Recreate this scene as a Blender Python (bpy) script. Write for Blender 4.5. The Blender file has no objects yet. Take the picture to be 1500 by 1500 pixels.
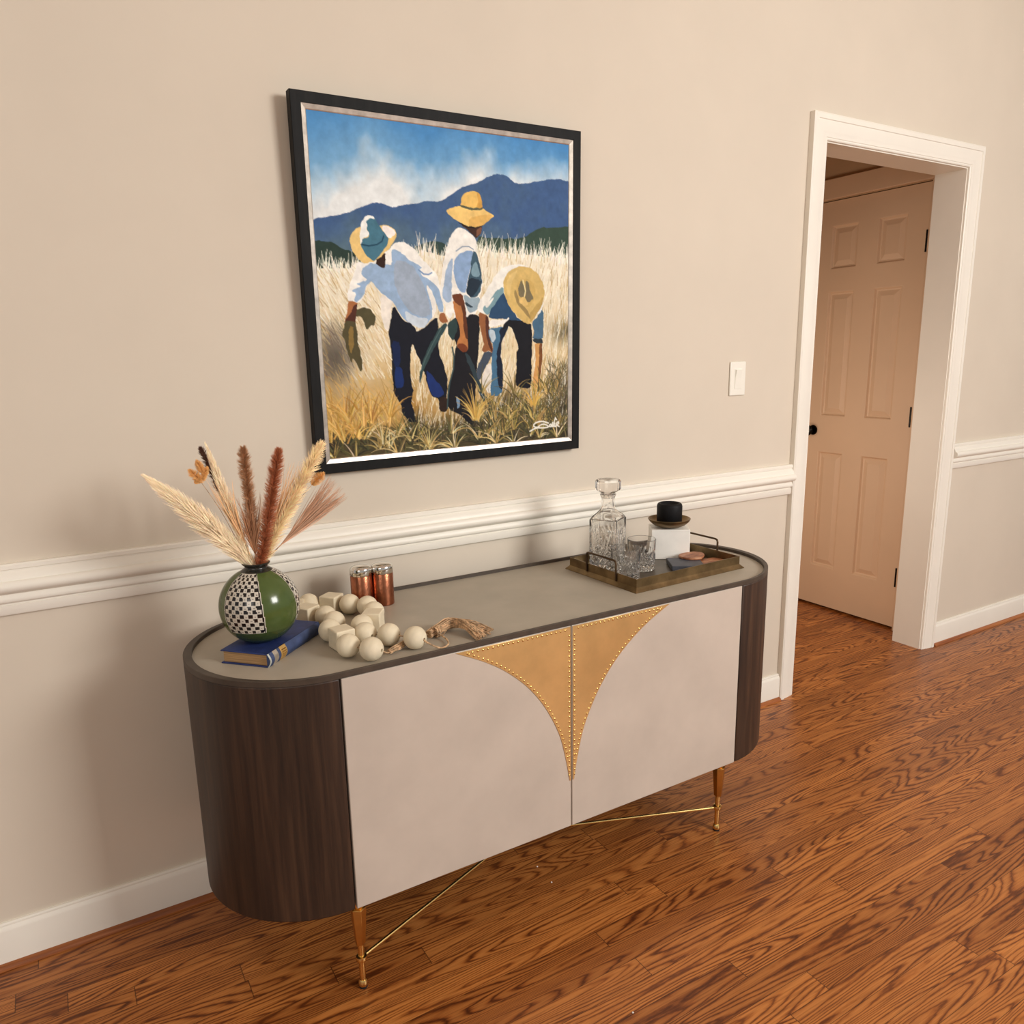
import bpy, bmesh, math, random
import numpy as np
from mathutils import Vector, Matrix, Euler

random.seed(7)
rng = np.random.default_rng(11)
SC = bpy.context.scene
COL = SC.collection
PI = math.pi

# ------------------------------------------------------------------ helpers
def s2l(c):
    c = c / 255.0
    return c / 12.92 if c <= 0.04045 else ((c + 0.055) / 1.055) ** 2.4

def rgb(r, g, b):
    return (s2l(r), s2l(g), s2l(b), 1.0)

class MB:
    """collects shapes; build() links them as ONE mesh object"""
    def __init__(self):
        self.v = []; self.f = []
    def add(self, vs, fs):
        n = len(self.v)
        self.v += [tuple(p) for p in vs]
        self.f += [tuple(i + n for i in f) for f in fs]
        return self
    def box(self, x0, x1, y0, y1, z0, z1):
        vs = [(x, y, z) for z in (z0, z1) for y in (y0, y1) for x in (x0, x1)]
        return self.add(vs, [(0, 2, 3, 1), (4, 5, 7, 6), (0, 1, 5, 4), (2, 6, 7, 3), (0, 4, 6, 2), (1, 3, 7, 5)])
    def prism(self, outline, z0, z1):
        n = len(outline)
        vs = [(x, y, z0) for x, y in outline] + [(x, y, z1) for x, y in outline]
        fs = [tuple(range(n))[::-1], tuple(range(n, 2 * n))]
        fs += [(i, (i + 1) % n, n + (i + 1) % n, n + i) for i in range(n)]
        return self.add(vs, fs)
    def loft(self, rings, cap0=True, cap1=True, closed=True):
        n = len(rings[0]); vs = [p for r in rings for p in r]; fs = []
        for k in range(len(rings) - 1):
            for i in range(n if closed else n - 1):
                j = (i + 1) % n
                fs.append((k * n + i, k * n + j, (k + 1) * n + j, (k + 1) * n + i))
        if cap0: fs.append(tuple(range(n))[::-1])
        if cap1: fs.append(tuple(range((len(rings) - 1) * n, len(rings) * n)))
        return self.add(vs, fs)
    def lathe(self, prof, seg=32, c=(0, 0, 0), cap0=True, cap1=True):
        rings = [[(c[0] + r * math.cos(2 * PI * i / seg), c[1] + r * math.sin(2 * PI * i / seg), c[2] + z)
                  for i in range(seg)] for r, z in prof]
        return self.loft(rings, cap0, cap1)
    def tube(self, pts, r, seg=8, caps=True):
        pts = [Vector(p) for p in pts]; rings = []
        rr = r if isinstance(r, (list, tuple)) else [r] * len(pts)
        up = None
        for i, p in enumerate(pts):
            t = (pts[min(i + 1, len(pts) - 1)] - pts[max(i - 1, 0)]).normalized()
            if up is None:
                up = Vector((0, 0, 1)) if abs(t.z) < 0.9 else Vector((1, 0, 0))
            a = t.cross(up)
            if a.length < 1e-6: a = t.orthogonal()
            a.normalize(); b = a.cross(t).normalized(); up = b
            rings.append([tuple(p + rr[i] * (math.cos(2 * PI * k / seg) * a + math.sin(2 * PI * k / seg) * b)) for k in range(seg)])
        return self.loft(rings, caps, caps)
    def sphere(self, c, r, seg=24, rings=14, sz=1.0):
        prof = [(max(r * math.sin(PI * k / rings), 1e-5), -r * sz * math.cos(PI * k / rings)) for k in range(rings + 1)]
        return self.lathe(prof, seg, c)
    def build(self, name, mat, parent=None, smooth=None, bevel=0, bseg=2, loc=None):
        me = bpy.data.meshes.new(name)
        me.from_pydata(self.v, [], self.f)
        bm = bmesh.new(); bm.from_mesh(me)
        bmesh.ops.recalc_face_normals(bm, faces=bm.faces[:])
        bm.to_mesh(me); bm.free()
        return finish(name, me, mat, parent, smooth, bevel, bseg, loc)

def finish(name, me, mat, parent=None, smooth=None, bevel=0, bseg=2, loc=None):
    o = bpy.data.objects.new(name, me); COL.objects.link(o)
    if mat: me.materials.append(mat)
    if smooth is not None:
        me.polygons.foreach_set('use_smooth', [True] * len(me.polygons))
        if smooth < 180: me.set_sharp_from_angle(angle=math.radians(smooth))
    if bevel:
        m = o.modifiers.new('bevel', 'BEVEL'); m.width = bevel; m.segments = bseg
        m.limit_method = 'ANGLE'; m.angle_limit = math.radians(35); m.harden_normals = False
        if smooth is None:
            me.polygons.foreach_set('use_smooth', [True] * len(me.polygons)); me.set_sharp_from_angle(angle=math.radians(30))
    if parent: o.parent = parent
    if loc: o.location = loc
    return o

def empty(name, loc=(0, 0, 0), rot=(0, 0, 0)):
    o = bpy.data.objects.new(name, None); COL.objects.link(o)
    o.location = loc; o.rotation_euler = rot; o.empty_display_size = 0.05
    return o

def tag(o, label=None, cat=None, group=None, kind=None):
    if label: o['label'] = label
    if cat: o['category'] = cat
    if group: o['group'] = group
    if kind: o['kind'] = kind
    return o

def copy_tree(o, parent=None):
    c = o.copy(); COL.objects.link(c)
    if parent: c.parent = parent
    for ch in list(o.children): copy_tree(ch, c)
    return c

def catmull(pts, n=8, closed=False):
    out = []; N = len(pts); P = [Vector(p) for p in pts]
    rng_ = range(N if closed else N - 1)
    for i in rng_:
        p0 = P[(i - 1) % N] if closed or i > 0 else P[0]
        p1 = P[i]; p2 = P[(i + 1) % N]
        p3 = P[(i + 2) % N] if closed or i + 2 < N else P[-1]
        for k in range(n):
            t = k / n
            out.append(0.5 * ((2 * p1) + (p2 - p0) * t + (2 * p0 - 5 * p1 + 4 * p2 - p3) * t * t + (3 * p1 - p0 - 3 * p2 + p3) * t ** 3))
    if not closed: out.append(P[-1])
    return out

# ------------------------------------------------------------------ materials
class NT:
    def __init__(self, name):
        self.m = bpy.data.materials.new(name); self.m.use_nodes = True
        self.t = self.m.node_tree; self.b = self.t.nodes['Principled BSDF']
    def n(self, typ, **kw):
        nd = self.t.nodes.new(typ)
        for k, v in kw.items():
            if k.startswith('i_'):
                nd.inputs[k[2:].replace('_', ' ')].default_value = v
            else: setattr(nd, k, v)
        return nd
    def l(self, a, b): self.t.links.new(a, b)
    def math(self, op, a, b=None, c=None, clamp=False):
        nd = self.n('ShaderNodeMath', operation=op); nd.use_clamp = clamp
        for i, x in enumerate((a, b, c)):
            if x is None: continue
            if isinstance(x, (int, float)): nd.inputs[i].default_value = x
            else: self.l(x, nd.inputs[i])
        return nd.outputs[0]
    def noise(self, vec, scale, detail=4, rough=0.5, dist=0.0):
        nd = self.n('ShaderNodeTexNoise'); nd.inputs['Scale'].default_value = scale
        nd.inputs['Detail'].default_value = detail; nd.inputs['Roughness'].default_value = rough
        nd.inputs['Distortion'].default_value = dist
        if vec is not None: self.l(vec, nd.inputs['Vector'])
        return nd.outputs['Fac']
    def ramp(self, fac, stops):
        nd = self.n('ShaderNodeValToRGB'); e = nd.color_ramp.elements
        while len(e) < len(stops): e.new(0.5)
        for k, (p, c) in enumerate(stops): e[k].position = p; e[k].color = c
        self.l(fac, nd.inputs['Fac']); return nd.outputs['Color']
    def mix(self, fac, a, b, mode='MIX'):
        nd = self.n('ShaderNodeMix', data_type='RGBA', blend_type=mode)
        for s, x in ((0, fac), (6, a), (7, b)):
            if isinstance(x, (int, float)): nd.inputs[s].default_value = x
            elif isinstance(x, tuple): nd.inputs[s].default_value = x
            else: self.l(x, nd.inputs[s])
        return nd.outputs[2]
    def obj(self, scale=(1, 1, 1)):
        tc = self.n('ShaderNodeTexCoord'); mp = self.n('ShaderNodeMapping')
        mp.inputs['Scale'].default_value = scale
        self.l(tc.outputs['Object'], mp.inputs['Vector']); return mp.outputs['Vector']
    def bump(self, h, strength=0.2, dist=0.001):
        nd = self.n('ShaderNodeBump'); nd.inputs['Strength'].default_value = strength; nd.inputs['Distance'].default_value = dist
        self.l(h, nd.inputs['Height']); self.l(nd.outputs['Normal'], self.b.inputs['Normal'])
    def set(self, **kw):
        for k, v in kw.items(): self.b.inputs[k.replace('_', ' ')].default_value = v
        return self

def mat(name, col, rough=0.5, metal=0.0, var=0.06, scale=20, bump=0.0, bscale=None, stretch=(1, 1, 1), **kw):
    """principled with a noise-varied base colour"""
    t = NT(name); v = t.obj(stretch)
    f = t.noise(v, scale, 5, 0.55)
    d = tuple(max(0, c * (1 - var * 2)) for c in col[:3]) + (1,); u = tuple(min(1, c * (1 + var * 2)) for c in col[:3]) + (1,)
    t.l(t.ramp(f, [(0.3, d), (0.7, u)]), t.b.inputs['Base Color'])
    t.set(Roughness=rough, Metallic=metal)
    if bump: t.bump(t.noise(v, bscale or scale * 4, 4, 0.6), bump, 0.002)
    for k, x in kw.items(): t.b.inputs[k.replace('_', ' ')].default_value = x
    return t.m

def mat_attr(name, attr='Col', rough=0.5, gain=1.0, bump=None, **kw):
    t = NT(name); a = t.n('ShaderNodeAttribute', attribute_name=attr)
    c = a.outputs['Color']
    v = t.obj(); f = t.noise(v, 60, 4)
    c = t.mix(1.0, c, t.ramp(f, [(0.3, (0.92 * gain,) * 3 + (1,)), (0.7, (1.05 * gain,) * 3 + (1,))]), 'MULTIPLY')
    t.l(c, t.b.inputs['Base Color']); t.set(Roughness=rough)
    if bump: t.bump(t.noise(v, bump[0], 3), bump[1], 0.001)
    for k, x in kw.items(): t.b.inputs[k.replace('_', ' ')].default_value = x
    return t.m

def mat_glass(name, col=(1, 1, 1, 1), rough=0.0, ior=1.5):
    t = NT(name); t.set(Base_Color=col, Roughness=rough, IOR=ior); t.b.inputs['Transmission Weight'].default_value = 0.975
    return t.m

def mat_floor():
    t = NT('oak_strip_floor')
    tc = t.n('ShaderNodeTexCoord'); sp = t.n('ShaderNodeSeparateXYZ'); t.l(tc.outputs['Object'], sp.inputs[0])
    x, y = sp.outputs[0], sp.outputs[1]
    W = 0.0575
    yr = t.math('DIVIDE', y, W); row = t.math('FLOOR', yr); fy = t.math('FRACT', yr)
    wn = t.n('ShaderNodeTexWhiteNoise', noise_dimensions='1D'); t.l(row, wn.inputs['W'])
    xo = t.math('ADD', t.math('DIVIDE', x, 0.95), t.math('MULTIPLY', wn.outputs['Value'], 7.3))
    pl = t.math('FLOOR', xo); fx = t.math('FRACT', xo)
    cb = t.n('ShaderNodeCombineXYZ'); t.l(row, cb.inputs[0]); t.l(pl, cb.inputs[1])
    w2 = t.n('ShaderNodeTexWhiteNoise', noise_dimensions='3D'); t.l(cb.outputs[0], w2.inputs['Vector'])
    rnd = w2.outputs['Value']; rc = t.n('ShaderNodeSeparateColor'); t.l(w2.outputs['Color'], rc.inputs[0])
    # grain: contour lines of a stretched noise give cathedral figure, different in each board
    g = t.n('ShaderNodeCombineXYZ')
    t.l(t.math('ADD', t.math('MULTIPLY', x, 1.15), t.math('MULTIPLY', rnd, 37.0)), g.inputs[0])
    t.l(t.math('ADD', t.math('MULTIPLY', y, 14.0), t.math('MULTIPLY', rc.outputs[1], 53.0)), g.inputs[1])
    t.l(t.math('MULTIPLY', rc.outputs[2], 19.0), g.inputs[2])
    base = t.noise(g.outputs[0], 1.0, 1.0, 0.35, 0.15)
    g2 = t.n('ShaderNodeCombineXYZ'); t.l(t.math('MULTIPLY_ADD', x, 14.0, t.math('MULTIPLY', rnd, 9.0)), g2.inputs[0]); t.l(t.math('MULTIPLY', y, 90.0), g2.inputs[1])
    wob = t.noise(g2.outputs[0], 1.0, 3, 0.6)
    base = t.math('MULTIPLY_ADD', wob, 0.035, base)
    lines = t.math('FRACT', t.math('MULTIPLY', base, 24.0))
    lines = t.math('POWER', t.math('ABSOLUTE', t.math('SUBTRACT', t.math('MULTIPLY', lines, 2.0), 1.0)), 2.6)
    p = t.n('ShaderNodeCombineXYZ')
    t.l(t.math('MULTIPLY', x, 9.0), p.inputs[0]); t.l(t.math('MULTIPLY', y, 330.0), p.inputs[1]); t.l(t.math('MULTIPLY', rnd, 11.0), p.inputs[2])
    pores = t.noise(p.outputs[0], 1.0, 4, 0.6)
    big = t.noise(g.outputs[0], 0.6, 3, 0.5)
    lm = t.math('MULTIPLY', lines, t.math('MULTIPLY_ADD', big, 1.5, 0.1), clamp=True)
    c = t.ramp(lm, [(0.0, rgb(190, 122, 62)), (0.25, rgb(168, 100, 46)), (0.6, rgb(118, 64, 28)), (1.0, rgb(84, 42, 18))])
    c = t.mix(t.math('MULTIPLY', t.ramp(pores, [(0.45, (0, 0, 0, 1)), (0.66, (1, 1, 1, 1))]), 0.45), c, rgb(96, 46, 20))
    c = t.mix(1.0, c, t.ramp(rnd, [(0.0, (0.70, 0.64, 0.60, 1)), (0.5, (0.9, 0.87, 0.85, 1)), (1.0, (1.06, 1.05, 1.02, 1))]), 'MULTIPLY')
    e1 = t.math('LESS_THAN', t.math('MINIMUM', fy, t.math('SUBTRACT', 1.0, fy)), 0.012)
    e2 = t.math('LESS_THAN', t.math('MINIMUM', fx, t.math('SUBTRACT', 1.0, fx)), 0.0011)
    e = t.math('MAXIMUM', e1, e2)
    c = t.mix(t.math('MULTIPLY', e, 0.7), c, rgb(50, 22, 10))
    t.l(c, t.b.inputs['Base Color'])
    t.l(t.math('MULTIPLY_ADD', pores, 0.12, 0.27), t.b.inputs['Roughness'])
    t.bump(t.math('SUBTRACT', t.math('MULTIPLY', lm, -0.4), e), 0.12, 0.001)
    t.b.inputs['Specular IOR Level'].default_value = 0.35
    return t.m

def mat_wood(name, c0, c1, c2, rough=0.5, stretch=(70, 70, 3.0), seed=0.0):
    t = NT(name); v = t.obj(stretch)
    a = t.n('ShaderNodeVectorMath', operation='ADD'); t.l(v, a.inputs[0]); a.inputs[1].default_value = (seed, seed * 2, seed)
    f = t.noise(a.outputs[0], 1.0, 5, 0.6, 0.3)
    v2 = t.obj((stretch[0] * .12, stretch[1] * .12, stretch[2] * .25)); f2 = t.noise(v2, 1.0, 2, 0.5)
    c = t.ramp(f, [(0.3, c0), (0.5, c1), (0.72, c2)])
    c = t.mix(1.0, c, t.ramp(f2, [(0.3, (0.72, 0.72, 0.72, 1)), (0.7, (1.2, 1.17, 1.15, 1))]), 'MULTIPLY')
    t.l(c, t.b.inputs['Base Color']); t.set(Roughness=rough); t.bump(f, 0.15, 0.001)
    return t.m

M = {}
M['wall'] = mat('wall_paint', rgb(216, 204, 187), 0.85, var=0.012, scale=3, bump=0.03, bscale=250)
M['white'] = mat('white_trim_paint', rgb(240, 234, 222), 0.42, var=0.012, scale=4)
M['ceil'] = mat('ceiling_paint', rgb(238, 232, 222), 0.9, var=0.01, scale=3)
M['hall'] = mat('hall_wall_paint', rgb(196, 164, 128), 0.85, var=0.02, scale=3)
M['halldoor'] = mat('hall_door_warm_tint', rgb(228, 196, 164), 0.5, var=0.015, scale=3)  # off-white door, with the warm light tinted into its base colour
M['floor'] = mat_floor()
M['shoe'] = mat_wood('oak_shoe', rgb(120, 62, 28), rgb(160, 92, 44), rgb(182, 116, 60), 0.4, (3, 60, 60))
M['walnut'] = mat_wood('dark_walnut', rgb(38, 26, 19), rgb(56, 39, 28), rgb(76, 54, 38), 0.5)
M['rim'] = mat('dark_rim_wood', rgb(70, 59, 49), 0.5, var=0.12, scale=30)
M['doorskin'] = mat('pale_leather_door', rgb(196, 183, 170), 0.42, var=0.035, scale=7, bump=0.05, bscale=90)
M['toptan'] = mat('top_leather', rgb(170, 160, 144), 0.5, var=0.04, scale=9, bump=0.05, bscale=200)
M['dark'] = mat('dark_shadow_gap', rgb(24, 18, 15), 0.8, var=0.05)
M['brass'] = mat('brushed_brass', rgb(240, 210, 148), 0.42, 1.0, var=0.05, scale=12)
M['brassleg'] = mat('polished_brass', rgb(242, 208, 136), 0.24, 1.0, var=0.04, scale=30)
M['bronze'] = mat('brown_brass', rgb(206, 156, 84), 0.34, 1.0, var=0.06, scale=30)
M['antique'] = mat('antique_brass', rgb(128, 106, 74), 0.38, 0.9, var=0.16, scale=24)
M['antdark'] = mat('dark_bronze', rgb(84, 66, 48), 0.38, 0.9, var=0.1, scale=40)
M['traybase'] = mat('tray_floor', rgb(96, 86, 72), 0.35, 0.4, var=0.1, scale=14)
M['blackframe'] = mat_wood('black_frame_wood', rgb(12, 12, 12), rgb(19, 19, 19), rgb(28, 27, 26), 0.6, (60, 60, 8))
M['silver'] = mat('silver_liner', rgb(206, 196, 184), 0.3, 0.75, var=0.12, scale=40)
M['plastic'] = mat('white_plastic', rgb(240, 236, 224), 0.35, var=0.005)
M['bead'] = mat('pale_wood_bead', rgb(226, 212, 184), 0.6, var=0.03, scale=40, stretch=(1, 1, 3))
M['jute'] = mat('jute', rgb(192, 158, 122), 0.9, var=0.3, scale=120)
M['copper'] = mat('hammered_copper', rgb(166, 104, 76), 0.28, 1.0, var=0.12, scale=60, bump=0.35, bscale=130)
M['chrome'] = mat('chrome', rgb(224, 220, 214), 0.07, 1.0, var=0.02)
M['blue'] = mat('blue_book_cloth', rgb(34, 50, 104), 0.6, var=0.12, scale=50, bump=0.1, bscale=400)
M['bluespine'] = mat('worn_blue_spine', rgb(54, 68, 104), 0.65, var=0.2, scale=30)
M['pages'] = mat('aged_pages', rgb(170, 134, 92), 0.85, var=0.2, scale=8, stretch=(1, 1, 60))
M['gold'] = mat('gilt', rgb(196, 158, 92), 0.45, 0.4, var=0.1)
M['tape'] = mat('worn_white_edge', rgb(196, 198, 190), 0.8, var=0.2, scale=90)
M['marble'] = mat('white_marble', rgb(247, 243, 235), 0.35, var=0.03, scale=14)
M['candle'] = mat('black_wax', rgb(13, 12, 14), 0.6, var=0.2, scale=80, Specular_IOR_Level=0.25)
M['slate'] = mat('slate', rgb(70, 72, 80), 0.5, var=0.12, scale=40)
M['agate'] = mat_wood('brown_wood', rgb(112, 62, 40), rgb(164, 104, 70), rgb(206, 160, 122), 0.45, (26, 90, 90), 3.0)
M['glass'] = mat_glass('cut_crystal', (1, 0.99, 0.97, 1), 0.0, 1.52)
M['blackmetal'] = mat('black_metal', rgb(30, 27, 24), 0.25, 0.8, var=0.1)
M['crumb'] = mat('white_crumb', rgb(240, 236, 228), 0.8, var=0.02)
M['vase'] = mat_attr('painted_vase', rough=0.16, bump=(300, 0.04))
M['vaseblack'] = mat('black_vase_glaze', rgb(34, 34, 30), 0.22, var=0.15, scale=40)
M['plume'] = mat_attr('dried_plume', rough=0.9, gain=1.3)
M['canvas'] = mat_attr('oil_paint', rough=0.6, bump=(420, 0.08), Specular_IOR_Level=0.12)
M['blackframe'].node_tree.nodes['Principled BSDF'].inputs['Specular IOR Level'].default_value = 0.2
# ------------------------------------------------------------------ the setting
XL, XR_, ROOMY = -3.2, 4.2, -4.6
XI, ZI, CW = 1.4404, 2.0267, 0.086          # doorway: left inner edge, head height, casing width
XJ = 2.297                                   # right jamb face
WT = 0.128                                   # wall thickness
CEIL = 2.85

fl = MB().box(XL, XR_, ROOMY, 2.2, -0.04, 0.0).build('floor', M['floor']); tag(fl, kind='structure')
b = MB().box(XL, XI - 0.012, 0, WT, 0, CEIL).box(XJ + 0.012, XR_, 0, WT, 0, CEIL).box(XI - 0.012, XJ + 0.012, 0, WT, ZI + 0.012, CEIL)
tag(b.build('wall_back', M['wall']), kind='structure')
tag(MB().box(XL, XR_, ROOMY, 0.0, CEIL, CEIL + 0.05).build('ceiling', M['ceil']), kind='structure')
HX = 2.43                                    # face of the hall's right wall
HD0, HD1, HDZ = 0.216, 0.818, 2.034          # hall door
b = MB().box(HX, HX + 0.12, WT, HD0 - 0.004, 0, 2.6).box(HX, HX + 0.12, HD1 + 0.004, 2.2, 0, 2.6).box(HX, HX + 0.12, HD0 - 0.004, HD1 + 0.004, HDZ + 0.004, 2.6)
b.box(HX + 0.05, HX + 0.12, HD0 - 0.004, HD1 + 0.004, 0, HDZ + 0.004)
tag(b.build('wall_right', M['hall']), kind='structure')
tag(MB().box(0.9, HX + 0.12, 2.08, 2.2, 0, 2.6).build('wall_far', M['hall']), kind='structure')
tag(MB().box(0.78, 0.9, WT, 2.2, 0, 2.6).build('wall_left', M['hall']), kind='structure')
tag(MB().box(0.78, HX + 0.12, WT, 2.2, 2.6, 2.65).build('ceiling_hall', M['hall']), kind='structure')

def extrude_x(prof, x0, x1):
    """prof: (y,z) closed outline"""
    n = len(prof)
    return MB().loft([[(x0, y, z) for y, z in prof], [(x1, y, z) for y, z in prof]])

rail = [(0, 0.9265), (-0.013, 0.9265), (-0.0165, 0.923), (-0.0165, 0.9155), (-0.0135, 0.9135), (-0.0135, 0.9105), (-0.018, 0.906), (-0.022, 0.900),
        (-0.024, 0.895), (-0.024, 0.8925), (-0.029, 0.8915), (-0.0335, 0.886), (-0.035, 0.880), (-0.0335, 0.874), (-0.029, 0.869), (-0.023, 0.866),
        (-0.0165, 0.864), (-0.014, 0.8615), (-0.0165, 0.858), (-0.0185, 0.853), (-0.0185, 0.8465), (-0.016, 0.8435), (-0.0105, 0.842), (-0.0105, 0.839),
        (-0.0135, 0.8375), (-0.0135, 0.8195), (-0.0115, 0.8165), (0, 0.8165)]
tag(extrude_x(rail, XL, XI - CW - 0.0005).build('trim_1', M['white'], smooth=40), kind='structure')
tag(extrude_x(rail, 2.385, XR_).build('trim_2', M['white'], smooth=40), kind='structure')
base = [(0, 0.1057), (-0.006, 0.1057), (-0.0085, 0.1025), (-0.0085, 0.0985), (-0.0125, 0.0935), (-0.0145, 0.088), (-0.0145, 0.0), (0, 0.0)]
tag(extrude_x(base, XL, XI - CW - 0.0005).build('baseboard_left', M['white'], smooth=30), kind='structure')
tag(extrude_x(base, 2.385, XR_).build('baseboard_right', M['white'], smooth=30), kind='structure')
shoe = [(-0.0145, 0.0)] + [(-0.0145 - 0.013 * math.cos(a), 0.012 * math.sin(a)) for a in np.linspace(0, PI / 2, 6)]
tag(extrude_x(shoe, XL, XI - CW - 0.0005).build('trim_3', M['shoe'], smooth=40), kind='structure')
tag(extrude_x(shoe, 2.385, XR_).build('trim_4', M['shoe'], smooth=40), kind='structure')

# doorway casing swept with mitred corners
cas = [(0.004, 0), (0.004, -0.0095), (0.007, -0.0115), (0.012, -0.0115), (0.0135, -0.0135), (0.028, -0.0145), (0.032, -0.0165), (0.060, -0.0195),
       (0.064, -0.0195), (0.066, -0.0225), (0.080, -0.0225), (0.086, -0.019), (0.086, 0)]
rings = []
for (px, pz, dx, dz) in ((XI, 0, -1, 0), (XI, ZI, -1, 1), (XJ, ZI, 1, 1), (XJ, 0, 1, 0)):
    rings.append([(px + dx * a, y, pz + dz * a) for a, y in cas])
tag(MB().loft(rings).build('trim_5', M['white'], smooth=30), kind='structure')
b = MB().box(XI - 0.012, XI, -0.001, WT + 0.002, 0, ZI).box(XJ, XJ + 0.012, -0.001, WT + 0.002, 0, ZI).box(XI - 0.012, XJ + 0.012, -0.001, WT + 0.002, ZI, ZI + 0.012)
tag(b.build('trim_6', M['white']), kind='structure')

# hall door: six raised panels, casing, knob, hinges
t = empty('door_1', (HX, 0, 0)); tag(t, kind='structure')
ys = [HD0, 0.320, 0.462, 0.567, 0.711, HD1]; zs = [0.012, 0.221, 0.824, 1.006, 1.612, 1.718, 1.921, HDZ]
b = MB(); X0 = 0.002
for i in range(5):
    for j in range(7):
        y0, y1, z0, z1 = ys[i], ys[i + 1], zs[j], zs[j + 1]
        if i in (1, 3) and j in (1, 3, 5):
            R = lambda d, x: [(x, y0 + d, z0 + d), (x, y1 - d, z0 + d), (x, y1 - d, z1 - d), (x, y0 + d, z1 - d)]
            b.loft([R(0, X0), R(0.003, X0 + 0.001), R(0.009, X0 + 0.010), R(0.015, X0 + 0.0115), R(0.038, X0 + 0.003)], cap0=False)
        else:
            b.add([(X0, y0, z0), (X0, y1, z0), (X0, y1, z1), (X0, y0, z1)], [(0, 3, 2, 1)])
X1 = X0 + 0.03
b.add([(x, y, z) for x in (X0, X1) for y, z in ((HD0, 0.012), (HD1, 0.012), (HD1, HDZ), (HD0, HDZ))],
      [(0, 1, 5, 4), (1, 2, 6, 5), (2, 3, 7, 6), (3, 0, 4, 7), (4, 5, 6, 7)])
b.build('door_slab', M['halldoor'], t)
k = MB().tube([(X0, 0.748, 0.93), (X0 - 0.006, 0.748, 0.93)], [0.026, 0.024], 20).tube([(X0 - 0.004, 0.748, 0.93), (X0 - 0.028, 0.748, 0.93)], 0.009, 12)
k.tube([(X0 - 0.024, 0.748, 0.93), (X0 - 0.030, 0.748, 0.93), (X0 - 0.042, 0.748, 0.93), (X0 - 0.052, 0.748, 0.93), (X0 - 0.057, 0.748, 0.93)], [0.012, 0.022, 0.027, 0.022, 0.008], 20)
tag(k.build('door_knob', M['blackmetal'], t, smooth=40), 'dark round door knob')
for z in (0.262, 1.025, 1.79):
    h = MB().tube([(X0 - 0.004, HD0 + 0.004, z - 0.046), (X0 - 0.004, HD0 + 0.004, z + 0.046)], 0.0068, 10)
    h.build('hinge', M['blackmetal'], t, smooth=40)
cs = MB().box(-0.018, 0, HD0 - 0.086, HD0 - 0.006, 0, HDZ + 0.008).box(-0.018, 0, HD1 + 0.006, HD1 + 0.092, 0, HDZ + 0.008).box(-0.020, 0, HD0 - 0.086, HD1 + 0.092, HDZ + 0.008, 2.134)
cs.build('door_casing', M['halldoor'], t, bevel=0.003)
tag(MB().box(HX - 0.0145, HX, HD1 + 0.095, 2.08, 0, 0.10).build('baseboard_hall', M['hall']), kind='structure')
# ------------------------------------------------------------------ sideboard
YF, YB, SXL, SXR = -0.5315, -0.0588, -0.5443, 0.5521
ZB, ZD, ZR, ZT = 0.222, 0.7321, 0.7440, 0.7350
XM = 0.0
YC, RAD = (YF + YB) / 2, (YB - YF) / 2
RX = 0.244
def stadium(ix, iy=None, n=40, x0=SXL, x1=SXR):
    """rounded outline inset ix at the ends and iy along the straight sides"""
    iy = ix if iy is None else iy; o = []
    for k, xe in ((-1, x1), (1, x0)):
        for i in range(n + 1):
            a = k * PI / 2 + PI * i / n
            o.append((xe + (RX - ix) * math.cos(a), YC + (RAD - iy) * math.sin(a)))
    return o
sb = empty('sideboard', (0, 0, 0))
tag(sb, 'long oval-ended sideboard with dark wood ends, two pale doors and brass legs', 'sideboard')
MB().box(SXL, SXR, YF + 0.02, YB, ZB + 0.001, ZD - 0.001).build('cabinet_body', M['dark'], sb)
for s, xe in ((-1, SXL), (1, SXR)):
    n = 48
    o = [(xe + s * (RX * math.cos(a)), YC + RAD * math.sin(a)) for a in [-PI / 2 + PI * i / n for i in range(n + 1)]]
    tag(MB().prism(o, ZB, ZD).build('side_panel', M['walnut'], sb, smooth=35, bevel=0.003), 'curved dark wood side panel')
out, inn = stadium(0), stadium(0.0170, 0.0065)
n = len(out)
MB().loft([[(x, y, ZD) for x, y in out], [(x, y, ZR - 0.001) for x, y in out], [(x + 0.0, y, ZR) for x, y in stadium(0.001)],
           [(x, y, ZR) for x, y in stadium(0.0160, 0.0055)], [(x, y, ZR - 0.001) for x, y in inn], [(x, y, ZD) for x, y in inn]], False, False).build('top_rim', M['rim'], sb, smooth=35)
MB().prism(stadium(0.0166, 0.0061), ZD + 0.0002, ZT).build('top_surface', M['toptan'], sb)
for x0, x1 in ((SXL + 0.0035, XM - 0.0015), (XM + 0.0015, SXR - 0.003)):
    MB().box(x0, x1, YF, YF + 0.018, ZB, ZD - 0.0012).build('door', M['doorskin'], sb, bevel=0.0015)
curve = [(0.295, 0.7290), (0.228, 0.6955), (0.173, 0.6590), (0.1185, 0.6090), (0.0725, 0.5470), (0.0355, 0.4720), (0.0165, 0.4000), (0.0065, 0.3440)]
cv_ = [(p.x, p.y) for p in catmull([(a, c, 0) for a, c in curve], 8)]
studs = []
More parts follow.
